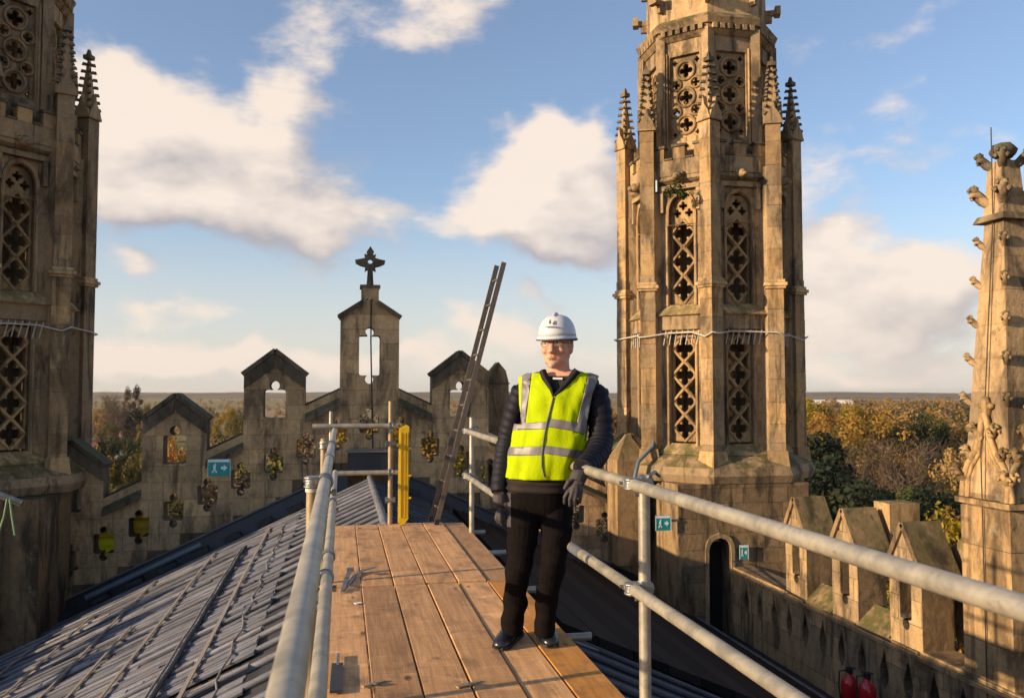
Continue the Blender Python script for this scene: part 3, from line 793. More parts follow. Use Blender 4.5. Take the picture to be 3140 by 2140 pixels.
        for i in range(2):
            for s in (-1, 1):
                zc = 7.735+.63*i; loops.append(quatrefoil(s*.235, zc, .095)); cc = O+Z*zc-N*.075+U*s*.235
                mb.tube([cc+U*.125*math.cos(2*math.pi*q/12)+Z*.125*math.sin(2*math.pi*q/12) for q in range(13)], .028, 6, False)
        for x in (-.30, .30): loops.append(quatrefoil(x*.9, 8.89, .07)); loops.append(quatrefoil(x*.9, 7.22, .06))
        ob = MB().prism(loops, O, U, Z, N, -.18, -.09).build('tracery', 'stone', t, fix=True)
        mb.build('tracery_ring', 'stone_pale', ob)
        for s in (-1, 1): MB().tube([O+U*s*.42+Z*6.9+N*.02, O+U*s*.42+Z*9.1+N*.02], .03, 6).build('jamb_shaft', 'stone', t)
        for j in range(6):                                   # little blocks under the cornice
            x = (j-2.5)/6*2*w2*.96
            MB().box(O+U*x+Z*9.53+N*.09, (.10, .16, .12), Matrix((U, N, Z)).transposed()).build('corbel', 'stone', t)
    for k in range(8):
        a = R(22.5+45*k); n = Vector((math.cos(a), math.sin(a), 0)); c = Vector((cx, cy, 0))+n*1.50
        MB().box(c+Z*7.9, (.20, .20, 3.2), Matrix.Rotation(a+math.pi/4, 3, 'Z')).build('lantern_shaft', 'stone', t)
    ring(1.50, 9.36, 9.46, 1.62, name='cornice'); ring(1.56, 9.46, 9.60, name='cornice'); ring(1.62, 9.60, 9.73, 1.68, name='cornice'); ring(1.68, 9.73, 9.88, 1.50, name='cornice')
    # spire stage
    ring(1.42, 9.88, 12.0, 1.38, name='spire_stage'); ring(1.44, 12.0, 12.15, 1.44, name='cornice'); ring(1.20, 12.15, 17.0, .12, name='spire')
    for k in range(8):
        a = R(22.5+45*k); n = Vector((math.cos(a), math.sin(a), 0)); O, U, N = frame(k, 1.31)
        for z, rr in ((10.35, 1.42), (11.15, 1.40)):
            mb = MB(); c = Vector((cx, cy, z))+n*(rr+.10); M = Matrix.Rotation(a, 3, 'Z')
            mb.box(c, (.30, .12, .12), M); mb.box(c+n*.16+Z*.03, (.13, .26, .20), M); mb.box(c-Z*.12-n*.06, (.18, .10, .22), M); mb.build('crocket', 'stone', t)
        mb = MB(); c = O+Z*11.0
        for i in range(-2, 3): mb.box(c+U*i*.11+N*.03, (.035, .035, .62), Matrix((U, N, Z)).transposed())
        for i in range(-2, 3): mb.box(c+Z*i*.13+N*.035, (.56, .03, .035), Matrix((U, N, Z)).transposed())
        mb.build('grille', 'stone', t); MB().box(c+N*.0, (.54, .05, .62), Matrix((U, N, Z)).transposed()).build('grille_back', 'dark', t)
    # drainpipe down the lit face
    O, U, N = frame(5, AP); q = O-U*.60+N*.12
    MB().tube([q+Z*5.9-U*.0, q+Z*5.6, q+Z*.7, q+Z*.45+N*.03, q+Z*.1+N*.2+U*.0, q-Z*.2+N*.62-U*.15, q-Z*.55+N*.75-U*.18], .045, 8).build('drainpipe', 'pipe_blue', t)
    MB().box(q+Z*5.95, (.24, .22, .26), Matrix((U, N, Z)).transposed()).build('rainwater_head', 'pipe_blue', t)
    # white cord and hanging ties at the transom
    mb = MB(); pts = []
    for k in range(8):
        a = R(22.5+45*k)
        for da, rr in ((-4, 2.12), (0, 2.25), (4, 2.12), (13, 1.86), (32, 1.86)):
            b = a+R(da); pts.append(Vector((cx+rr*math.cos(b), cy+rr*math.sin(b), 2.62+.05*math.sin(k*3+da)-(.06 if abs(da) < 5 else 0))))
    pts.append(pts[0].copy()); mb.tube(pts, .016, 5, False); mb.build('cord', 'rope', t)
    for k in (4, 5, 6, 7):
        O, U, N = frame(k, AP+.14); mb0 = None
        for i in range(8):
            x = -.46+i*.13; MB().tube([O+U*x+Z*2.68, O+U*(x-.07)+Z*2.36-N*.02], .012, 5).build('cord_tie', 'rope', t)
    return t
tR = tower((8.58, 19.0))
# weathered offset where the tower meets the gable
mb = MB(); mb.box((6.35, 18.5, -1.35), (.72, .72, 2.3)); mb.box((6.35, 18.5, .08), (.72, .72, .56), None, .12); mb.build('buttress', 'stone_pale', tR)
tL = copy_tree(tR, None, lambda o: o.name.startswith(('drainpipe', 'rainwater', 'buttress')))
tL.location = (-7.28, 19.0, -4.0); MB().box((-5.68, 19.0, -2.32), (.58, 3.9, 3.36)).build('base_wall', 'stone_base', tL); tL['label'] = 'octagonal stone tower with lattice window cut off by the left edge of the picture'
# ------------------------------------------------------------------ parapets along the eaves
PX = 8.1
def parapet(X0, label, full, sgn=1):
    """inner face at X0, running along Y; sgn is the outward direction"""
    pw = thing('parapet_wall', label, 'wall', (X0+sgn*.25, 9, -4.6))
    U, V, N = Vector((0, -sgn, 0)), Vector((0, 0, 1)), Vector((-sgn, 0, 0))
    O = Vector((X0, 0, 0)); y0, y1 = (-1.5, 16.92) if full else (-1.5, 16.92)
    def u(y): return -sgn*y
    mer = [14.30-1.53*i for i in range(11) if not (9.0 < 14.30-1.53*i < 10.3)]
    top = []
    for c in sorted(mer):
        if c+.46 > y1 or c-.46 < y0: continue
        top += [(c-.36, -2.35), (c-.36, -1.25), (c, -.66), (c+.36, -1.25), (c+.36, -2.35)]
    outer = [(y0, -4.6), (y0, -2.35)]+top+[(y1, -2.35), (y1, -4.6)]
    holes = []
    for c in mer:
        if c+.46 > y1 or c-.46 < y0: continue
        holes.append(keyhole(c, -1.62, .26, .72, .085, False, True))
    y = y0+.4
    if full:
        while y < y1-.3:
            holes.append([(y, -3.18), (y+.10, -3.02), (y+.11, -2.88), (y+.045, -2.70), (y, -2.54), (y-.045, -2.70), (y-.11, -2.88), (y-.10, -3.02)]); y += .56
    T2 = lambda l: [(u(a), b) for a, b in l]
    outer = T2(outer); holes = [T2(h) for h in holes]
    MB().prism([outer]+holes, O, U, V, N, -.50, -.014).build('wall_core', 'mortar', pw, fix=True)
    if full: masonry(pw, [outer]+holes, O, U, V, N, 'stone', .36, .62, .008, .011, 290, keep=lambda a, b: 7.2 < abs(a) and b > -4.0, seed=9)
    for c in mer:
        if c+.46 > y1 or c-.46 < y0: continue
        for s in (-1, 1):                                    # thick coping slabs of the merlon roof
            a = Vector((X0+sgn*.25, c+s*.43, -1.31)); b = Vector((X0+sgn*.25, c+s*.0, -.60))
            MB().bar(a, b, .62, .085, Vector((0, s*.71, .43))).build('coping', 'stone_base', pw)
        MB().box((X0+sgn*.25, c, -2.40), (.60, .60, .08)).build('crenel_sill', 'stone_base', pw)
    c0 = sorted(mer)
    for a, b in zip(c0[:-1], c0[1:]):                         # sloping sills between merlons
        if b-a > 2 or b+.46 > y1 or a-.46 < y0: continue
        m = (a+b)/2; h = (b-a)/2-.37; mb = MB()
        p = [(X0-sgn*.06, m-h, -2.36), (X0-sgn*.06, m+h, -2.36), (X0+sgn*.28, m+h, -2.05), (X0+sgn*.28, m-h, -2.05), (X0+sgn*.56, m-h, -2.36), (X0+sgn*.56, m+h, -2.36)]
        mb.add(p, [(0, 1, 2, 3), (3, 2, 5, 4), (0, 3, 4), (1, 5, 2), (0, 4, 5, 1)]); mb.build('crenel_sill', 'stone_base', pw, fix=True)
    MB().bar((X0-sgn*.03, y0, -2.44), (X0-sgn*.03, y1, -2.44), .06, .07).build('string_course', 'stone_gable', pw)
    if full:
        MB().box((X0+.95, 12.75, -1.05), (.55, .42, 1.1)).build('stone_block', 'stone_pale', pw)
        mb = MB(); mb.box((X0+1.1, 10.7, -1.6), (.8, .9, 1.3)); mb.box((X0+1.1, 10.7, -.82), (.8, .9, .26), None, .55); mb.build('buttress_cap', 'stone_pale', pw)
        MB().tube([(X0-.04, 16.8, -2.20), (X0-.04, 14, -2.36), (X0-.04, 11, -2.40)], .014, 5).build('cable', 'cable', pw)
    return pw
parapet(PX, 'pierced stone parapet with gabled merlons below the right handrail', True)
parapet(-6.95, 'matching stone parapet along the left eaves, beyond the left tower', False, -1)
for sgn, X0, lab in ((1, 7.5, 'lead gutter floor inside the right parapet'), (-1, -6.95, 'lead gutter floor inside the left parapet')):
    mb = MB(); mb.box((X0+.3, 7.7, -3.78), (1.0, 18.4, .06)); g_ = mb.build('gutter_floor', 'black_lead'); tag(g_, lab, 'gutter', kind='structure')

# ------------------------------------------------------------------ big foreground pinnacle
def curl(mb, p, out, s=1.0, side=None):
    """a leaf crocket: a stalk that swells, curls over and breaks into lobes"""
    Z = Vector((0, 0, 1)); side = side or out.cross(Z)
    pts = [p-out*.08*s-Z*.10*s, p+out*.01*s-Z*.03*s, p+out*.06*s+Z*.03*s, p+out*.10*s+Z*.09*s, p+out*.08*s+Z*.13*s, p+out*.05*s+Z*.11*s]
    mb.tube(pts, .05*s, 8, rad=[.05*s, .062*s, .058*s, .05*s, .036*s, .016*s])
    for q in (-1, 1):
        mb.tube([p+out*.02*s, p+out*.06*s+side*q*.06*s+Z*.04*s, p+out*.11*s+side*q*.075*s+Z*.03*s, p+out*.13*s+side*q*.06*s+Z*.0*s], .03*s, 6, rad=[.045*s, .04*s, .03*s, .012*s])
        mb.tube([p+out*.06*s+Z*.07*s, p+out*.12*s+side*q*.04*s+Z*.11*s, p+out*.16*s+side*q*.045*s+Z*.085*s], .026*s, 6, rad=[.036*s, .032*s, .012*s])
def big_pinnacle():
    s = .86; c = Vector((PX+s/2+.02, 9.66, 0)); Z = Vector((0, 0, 1))
    t = thing('stone_pinnacle', 'large crocketed stone pinnacle sunlit on one side at the right edge', 'pinnacle', (c.x, c.y, -4.4))
    z = -4.4; rng = random.Random(3)
    while z < -.16:
        h = min(rng.uniform(.5, .8), -.12-z)
        if h < .05: break
        MB().box(c+Z*(z+h/2), (s, s, h-.01), None).build('stone', 'stone_pale', t); z += h
    MB().box(c-Z*2.2, (s*.96, s*.96, 4.2)).build('core', 'mortar', t); MB().box(c+Z*1.75, (.80, .80, 3.6), None, .42).build('core', 'mortar', t)
    MB().box(c-Z*.10, (s+.10, s+.10, .07)).build('string_course', 'stone_pale', t)
    # ogee gables on four sides
    for q in range(4):
        Q = Matrix.Rotation(q*math.pi/2, 3, 'Z'); n = Q @ Vector((0, -1, 0)); u = Q @ Vector((1, 0, 0))
        prof = [(s*.50, -.06), (s*.47, .16), (s*.36, .38), (s*.20, .55), (s*.10, .74), (s*.05, .95), (.0, 1.05)]
        face = [(-x, z) for x, z in prof][:-1]; poly = prof+list(reversed(face))
        MB().prism([poly], c+n*(s*.44), u, Z, n, -.10, .0).build('gable_panel', 'stone_pale', t, fix=True)
        mb = MB()
        for sg in (-1, 1):
            for off, r in ((0.0, .045), (-.085, .028)):
                path = [c+n*(s*.46)+u*sg*(x+off*.8 if x > .1 else x)+Z*(z+off*.35) for x, z in prof]; mb.tube(path, r, 6)
        mb.build('ogee_mould', 'stone_pale', t)
        for sg in (-1, 1):
            for x, z in ((s*.47, .22), (s*.27, .50), (s*.11, .80)):
                mb = MB(); p = c+n*(s*.46)+u*sg*(x+.02)+Z*(z+.0); curl(mb, p, (u*sg+n*.35).normalized(), .85); mb.build('crocket', 'stone_pale', t)
        mb = MB(); p = c+n*(s*.42)+Z*1.12; mb.blob(p, (.07, .07, .16), 2, .3); mb.blob(p+u*.08+Z*.02, (.06, .05, .05), 1, .3); mb.blob(p-u*.08+Z*.02, (.06, .05, .05), 1, .3); mb.build('finial', 'stone_pale', t)
    # spire, set diagonally as an octagon would read
    z0, z1 = .0, 3.55
    zz = z0; k = 0
    while zz < z1-.02:
        h = min(.44, z1-zz); a = .80-.46*(zz-z0)/(z1-z0); b = .80-.46*(zz+h-z0)/(z1-z0)
        MB().box(c+Z*(zz+h/2), (a, a, h-.008), None, b/a).build('spire_stone', 'stone', t); zz += h
    def crk(z, r, big, mat):
        for q in range(4):
            mb = MB()
            Q = Matrix.Rotation(q*math.pi/2+math.pi/4, 3, 'Z'); n = Q @ Vector((0, -1, 0)); M = Matrix((Q @ Vector((1, 0, 0)), -n, Z)).transposed()
            p = c+Z*z+n*(r-.05); curl(mb, p, n, big); mb.build('crocket', mat, t)
    for z, r in ((1.22, .53), (1.74, .47), (2.24, .42), (2.76, .37), (3.28, .32)): crk(z, r, .72, 'stone')
    MB().box(c+Z*3.60, (.54, .54, .09), None, .85).build('collar', 'stone', t)
    MB().box(c+Z*3.74, (.36, .36, .24), None, .9).build('neck', 'stone', t)
    crk(3.90, .29, 1.2, 'stone')
    MB().box(c+Z*4.10, (.32, .32, .50), None, .8).build('neck', 'stone', t)
    crk(4.36, .23, 1.0, 'coping')
    MB().blob(c+Z*4.50, (.17, .17, .11), 2, .2).build('finial', 'coping', t)
    x = c.x-s/2-.03
    MB().tube([(c.x-.19, c.y-.02, 4.80), (c.x-.20, c.y-.02, 3.6), (c.x-.29, c.y-.02, 2.5), (c.x-.40, c.y, .9), (x, c.y, .5), (x, c.y, -4)], .008, 6).build('lightning_rod', 'cable', t)
big_pinnacle()

# ------------------------------------------------------------------ scaffold walkway
deck = thing('scaffold_deck', 'walkway of worn orange-brown scaffold boards along the ridge', 'walkway', (.58, 5, -.04))
seams = [-.085, .145, .368, .590, .812, 1.022, 1.235]
rng = random.Random(11)
for row, (ya, yb) in enumerate(((6.02, 8.74), (1.6, 5.98))):
    for i in range(6):
        g0 = .002+rng.uniform(0, .0035); x0, x1 = seams[i]+g0, seams[i+1]-g0; dz = rng.uniform(-.006, .004)
        e0, e1 = ya+rng.uniform(0, .015), yb-rng.uniform(0, .02)
        b = bmesh.new(); bmesh.ops.create_cube(b, size=1.0)
        for v in b.verts: v.co = Vector(((x0+x1)/2+v.co.x*(x1-x0), (e0+e1)/2+v.co.y*(e1-e0), -.02+dz+v.co.z*.038))-deck.location
        bmesh.ops.bevel(b, geom=list(b.edges), offset=.004, segments=1, affect='EDGES')
        me = bpy.data.meshes.new('board'); b.to_mesh(me); b.free(); me.materials.append(MATS['board_new' if (row == 1 and i == 5) else 'board'])
        ob = link('board', me, deck)
        if row == 1 and i == 5: ob['label'] = 'newer bright orange board'
for y in (1.9, 3.3, 4.8, 6.0, 7.4, 8.5): MB().tube([(-.2, y, -.075), (1.42, y, -.075)], .024, 10).build('transom_tube', 'galvanised', deck)
for x in (.0, 1.15):
    for y in (2.2, 5.4, 8.3): MB().box((x, y, -.30), (.10, .3, .40)).build('packer', 'cover_board', deck)
    MB().tube([(x, 1.2, -.125), (x, 8.8, -.125)], .024, 10).build('ledger_tube', 'galvanised', deck)

TR = .0242
def coupler(c, ax1, ax2, parent, s=1.0):
    """right-angle scaffold coupler: two hinged clamps with bolts"""
    mb = MB(); c = Vector(c); a1, a2 = Vector(ax1).normalized(), Vector(ax2).normalized(); n = a1.cross(a2).normalized()
    for ax, off in ((a1, n*TR*1.05), (a2, -n*TR*1.05)):
        o = ax.cross(n)
        for w in (-.018, .018):
            mb.tube([c+off+ax*w+(n*math.cos(q)+o*math.sin(q))*.031*s for q in [2*math.pi*k/12 for k in range(13)]], .006, 6, False)
        mb.tube([c+off-ax*.024, c+off+ax*.024], .0315, 14)
        b0 = c+off+o*.045; mb.tube([b0-n*.04, b0+n*.045], .007, 8); mb.tube([b0+n*.03, b0+n*.047], .014, 6)
        mb.box(c+off+o*.04, (.03, .03, .03), Matrix((ax, o, n)).transposed())
    return mb.build('coupler', 'coupler_steel', parent, fix=True)
Xl, Xr = -.065, 1.175
lg = thing('guard_rail', 'galvanised guard rail running close along the left edge of the walkway', 'guard rail', (Xl-.06, 5, -.4))
MB().tube([(Xl, -.6, .952), (Xl, 3, .95), (Xl, 8.6, .95)], TR, 20).build('top_tube', 'galvanised', lg)
MB().tube([(Xl+.012, -.6, .55), (Xl+.012, 8.5, .55)], TR, 16).build('middle_tube', 'galvanised', lg)
for y, top in ((3.70, .97), (6.15, 1.0), (.4, .97)):
    MB().tube([(Xl-.052, y, -.55), (Xl-.052, y, top)], TR, 16).build('standard', 'old_tube', lg)
    MB().tube([(Xl-.052, y, top-.06), (Xl-.052, y, top-.02)], TR+.004, 16).build('end_collar', 'rope', lg)
    coupler((Xl-.026, y, .95), (0, 1, 0), (0, 0, 1), lg); coupler((Xl-.020, y, .55), (0, 1, 0), (0, 0, 1), lg)
MB().tube([(Xl, 4.9, .95), (Xl, 5.16, .95)], TR+.006, 18).build('sleeve', 'coupler_steel', lg)
MB().tube([(Xl+.012, 4.15, .55), (Xl+.012, 4.22, .55)], TR+.008, 18).build('sleeve', 'coupler_steel', lg)

rg = thing('guard_rail', 'pale galvanised guard rail the man rests his hand on, sweeping to the lower right', 'guard rail', (Xr+.06, 5, -.9))
MB().tube([(Xr, .3, .952), (Xr, 4, .948), (Xr, 8.25, .95)], TR, 20).build('top_tube', 'galvanised', rg)
MB().tube([(Xr, .3, .525), (Xr, 8.25, .525)], TR, 20).build('middle_tube', 'galvanised', rg)
for y in (3.37, 8.12):
    MB().tube([(Xr+.052, y, -.9), (Xr+.052, y, .96 if y < 5 else 1.08)], TR, 16).build('standard', 'galvanised', rg)
    for z in (.95, .525): coupler((Xr+.026, y, z), (0, 1, 0), (0, 0, 1), rg)
    MB().tube([(Xr+.03, y-.10, .99), (Xr+.09, y-.03, 1.0), (Xr+.12, y, .98)], .008, 6).build('bolt_arm', 'coupler_steel', rg)
MB().tube([(Xr, 4.12, .525), (Xr, 4.30, .525)], TR+.0015, 20).build('worn_patch', 'strip_grey', rg)

eg = thing('guard_rail', 'short cross guard rail closing the far end of the walkway', 'guard rail', (.2, 8.7, -.4))
MB().tube([(.49, 8.72, -.35), (.49, 8.72, 1.23)], TR, 14).build('standard', 'old_tube', eg)
MB().tube([(-.10, 8.70, .75), (-.10, 8.70, 1.13)], TR*.8, 12).build('standard', 'galvanised', eg)
for z, x0 in ((.985, -.28), (.52, -.08)):
    MB().tube([(x0, 8.67, z), (.56, 8.67, z)], TR, 14).build('cross_tube', 'galvanised', eg); coupler((.49, 8.695, z), (1, 0, 0), (0, 0, 1), eg)
for z in (.80, .24): MB().tube([(.44, 8.72, z), (.54, 8.72, z)], TR+.006, 12).build('coupler', 'coupler_steel', eg)

# ladder leaning on the right rail
ld = thing('ladder', 'tall aluminium ladder leaning against the right guard rail', 'ladder', (.95, 8.35, 0))
a0 = W(1322, 1604, 8.75); a0.z = .0; b0 = Vector((a0.x+.030, a0.y-.24, 0)); lean = Vector((.665, -.10, 2.62))
a0.z = .02; b0.z = .02
for p in (a0, b0): MB().bar(p, p+lean, .018, .05, Vector((1, 0, 0))).build('stile', 'ladder_metal', ld)
for k in range(10):
    f = (k+.55)/10.2; MB().tube([a0+lean*f, b0+lean*f], .014, 8).build('rung', 'ladder_metal', ld)
for p in (a0, b0): MB().box(p+Vector((0, 0, .01)), (.045, .075, .05)).build('foot', 'black_rubber', ld)

# yellow ladder guard standing beside the standard
yg = thing('ladder_guard', 'upright bright yellow ladder guard board at the far end of the walkway', 'ladder guard', (.61, 8.62, 0))
prof = [(-.052, .03), (-.03, .0), (.015, .02), (.05, .07), (.052, .45), (.058, .46), (.058, .50), (.052, .51), (.052, .98), (.03, .995), (-.045, .96), (-.052, .50)]
MB().prism([prof], (.615, 8.60, .0), (1, 0, 0), (0, 0, 1), (0, -1, 0), -.035, .0).build('panel', 'yellow_board', yg, fix=True)
for x in (-.03, .012, .035): MB().box((.615+x, 8.597, .5), (.010, .014, .84)).build('rib', 'yellow_board', yg)
for z in (.27, .49, .76): MB().tube([(.655, 8.60, z), (.69, 8.60, z)], .012, 8).build('lug', 'yellow_board', yg)

# small things left on the boards
def flat_tool(name, label, cat, pts, w, t, mat):
    o = thing(name, label, cat, pts[0]); mb = MB()
    for a, b in zip(pts[:-1], pts[1:]): mb.bar(a, b, w, t)
    mb.build('blade', mat, o); return o
def gp(x, y, z=.006): return onZ(x, y, z)
o = flat_tool('metal_strap', 'longer bent steel strap lying on the boards near the left rail', 'strap', [gp(1050, 1815), gp(1085, 1768), gp(1112, 1748, .02), gp(1150, 1738, .03)], .028, .006, 'coupler_steel')
MB().tube([gp(1112, 1748, .03), gp(1112, 1748, .045)], .012, 8).build('bolt', 'coupler_steel', o)
o = flat_tool('metal_strap', 'short steel strap crossed over the longer one on the boards', 'strap', [gp(1052, 1806, .016), gp(1066, 1765, .02), gp(1074, 1745, .03)], .03, .006, 'strip_grey')
MB().box(gp(1074, 1745, .035), (.05, .05, .02)).build('end_plate', 'strip_grey', o)
o = thing('bolster_chisel', 'dark flat bolster chisel lying on the boards beside the left rail', 'chisel', gp(1034, 2080))
MB().bar(gp(1038, 2005, .012), gp(1035, 2040, .012), .014, .014).build('shank', 'coupler_steel', o)
mb = MB(); mb.bar(gp(1035, 2035, .010), gp(1030, 2120, .010), .055, .012); mb.build('blade', 'black_lead', o)
for q, (x, y, lab) in enumerate(((1150, 2096, 'rusty flat clip on the boards at the bottom centre'), (1440, 2098, 'rusty flat clip on the boards left of the man\'s shoes'))):
    o = thing('board_clip', lab, 'clip', gp(x, y)); MB().bar(gp(x-38, y+8, .006), gp(x+30, y-10, .006), .022, .008).build('plate', 'old_tube', o); MB().tube([gp(x, y-2, .008), gp(x, y-2, .02)], .009, 8).build('bolt', 'coupler_steel', o)
o = thing('paper_scrap', 'small white scrap of paper on the boards', 'scrap', gp(1098, 1848)); MB().box(gp(1098, 1848, .004), (.045, .03, .004), Matrix.Rotation(.4, 3, 'Z')).build('sheet', 'white_print', o)

# ------------------------------------------------------------------ signs, sheets, small fittings
def sign(px, py, w, h, Y, label, white_top=True):
    c = onY(px, py, Y); o = thing('exit_sign', label, 'sign', c)
    MB().box(c, (w, .015, h)).build('panel', 'teal', o)
    e = -.0115
    if white_top: MB().box(c+Vector((-.01, e, h*.40)), (w*.94, .004, h*.16)).build('white_strip', 'white_print', o)
    mb = MB()                                                # running figure and arrow
    mb.box(c+Vector((-w*.20, e, .0)), (w*.10, .004, h*.30)); mb.box(c+Vector((-w*.17, e, h*.19)), (w*.07, .004, h*.09)); mb.bar(c+Vector((-w*.2, e, -h*.12)), c+Vector((-w*.30, e, -h*.30)), .004, w*.06, (1, 0, 0)); mb.bar(c+Vector((-w*.18, e, -h*.12)), c+Vector((-w*.10, e, -h*.30)), .004, w*.06, (1, 0, 0))
    mb.build('running_figure', 'white_print', o)
    MB().prism([[(w*.08, h*.05), (w*.20, h*.05), (w*.20, h*.16), (w*.36, -.02*h), (w*.20, -.22*h), (w*.20, -.10*h), (w*.08, -.10*h)]], c, (1, 0, 0), (0, 0, 1), (0, -1, 0), .0095, .0125).build('arrow', 'white_print', o, fix=True)
    if 2000 < px < 2100: MB().box(c+Vector((w/2+.08, .02, .04)), (.20, .02, .05)).build('bracket', 'coupler_steel', o)
    for s in (-1, 1): MB().box(c+Vector((s*(w/2-.006), e, 0)), (.010, .004, h)).build('border', 'white_print', o)
sign(672, 1433, .46, .35, 18.80, 'teal and white exit sign fixed to the gable left of the walkway')
sign(2034, 1603, .34, .31, 16.84, 'teal exit sign right of the nearest scaffold post, left of the dark doorway')
sign(2281, 1692, .20, .30, 16.83, 'small teal sign on the jamb right of the dark doorway')
for (x, lab, mat, dk) in ((-4.76, 'bright yellow plastic sheet showing through a keyhole opening low on the left', 'yellow_sheet', True), (-4.09, 'dull yellow sheet behind the second keyhole opening from the left tower', 'yellow_board', False)):
    z = 1.36-.47*(RX-x-.64)-.93; o = thing('yellow_sheet', lab, 'sheet', (x, 19.62, z-.5)); mb = MB()
    n_ = 14; vs = []
    for j in range(n_+1):
        for i in range(7): vs.append((x-.33+.66*i/6, YG+.40 if dk else YG+.46, z-.45+.95*j/n_)); vs[-1] = (vs[-1][0], vs[-1][1]+.03*math.sin(j*1.9)+.01*math.sin(i*2.1), vs[-1][2])
    q = len(vs); vs += [(a, b+.012, c) for a, b, c in vs]
    fs = [(j*7+i, j*7+i+1, (j+1)*7+i+1, (j+1)*7+i) for j in range(n_) for i in range(6)]
    fs += [tuple(k+q for k in reversed(f)) for f in fs]
    mb.add(vs, fs, True); mb.build('sheet', mat, o)
    MB().box((x, YG+.38, z+.06), (.5, .012, .045)).build('band', 'yellow_board', o)
# scaffold tube and green ropes by the left tower
o = thing('scaffold_tube', 'pale scaffold tube end poking in at the left edge', 'tube', W(20, 1520, 15.0))
MB().tube([W(-220, 1430, 14.6), W(66, 1543, 15.2)], .06, 12).build('tube', 'galvanised', o); MB().tube([W(60, 1540.5, 15.19), W(69, 1544, 15.21)], .045, 12).build('bore', 'dark', o)
for k, (p, lab) in enumerate((([(22, 1530), (12, 1585), (-6, 1640)], 'green rope hanging from the tube, slanting left'), ([(30, 1530), (38, 1590), (46, 1640)], 'green rope hanging from the tube, slanting right'))):
    o = thing('hanging_rope', lab, 'rope', W(*p[0], 15.0)); MB().tube([W(x, y, 14.95) for x, y in p], .02, 6).build('strand', 'green_rope', o)
# fire extinguishers in the right gutter
for k, (px, py, lab) in enumerate(((2605, 2085, 'red fire extinguisher in the gutter, the left one of the pair'), (2660, 2103, 'red fire extinguisher in the gutter, the right one of the pair'))):
    c = onX(px, py+18, 7.72); o = thing('fire_extinguisher', lab, 'extinguisher', (c.x, c.y, c.z-.5)); n = 20; r = .125
    prof = [(r, -.46), (r, .0), (r*.96, .06), (r*.75, .12), (r*.4, .16), (r*.32, .2)]
    g_ = [[c+Vector((q*math.cos(2*math.pi*i/n), q*math.sin(2*math.pi*i/n), z)) for i in range(n)] for q, z in prof]
    MB().loft(g_).build('cylinder', 'red_paint', o)
    MB().box(c+Vector((0, 0, .24)), (.05, .11, .08)).build('valve', 'black_rubber', o); MB().bar(c+Vector((0, -.02, .30)), c+Vector((-.02, -.17, .32)), .03, .015).build('handle', 'black_rubber', o)
    MB().tube([c+Vector((-.03, .03, .24)), c+Vector((-.13, .06, .22)), c+Vector((-.15, .05, .0)), c+Vector((-.14, .02, -.2))], .014, 8).build('hose', 'black_rubber', o)
c = onX(2905, 1768, 8.75); o = thing('roof_vent', 'small white domed roof vent behind the right parapet', 'vent', (c.x, c.y, -2.6))
n = 18; prof = [(.10, -.9), (.10, -.10), (.17, -.10), (.175, .0), (.15, .08), (.09, .14), (.02, .165)]
MB().loft([[c+Vector((q*math.cos(2*math.pi*i/n), q*math.sin(2*math.pi*i/n), z)) for i in range(n)] for q, z in prof]).build('dome', 'render_white', o)
MB().tube([c+Vector((.178*math.cos(2*math.pi*i/n), .178*math.sin(2*math.pi*i/n), .0)) for i in range(n+1)], .012, 6, False).build('rim', 'strip_grey', o)
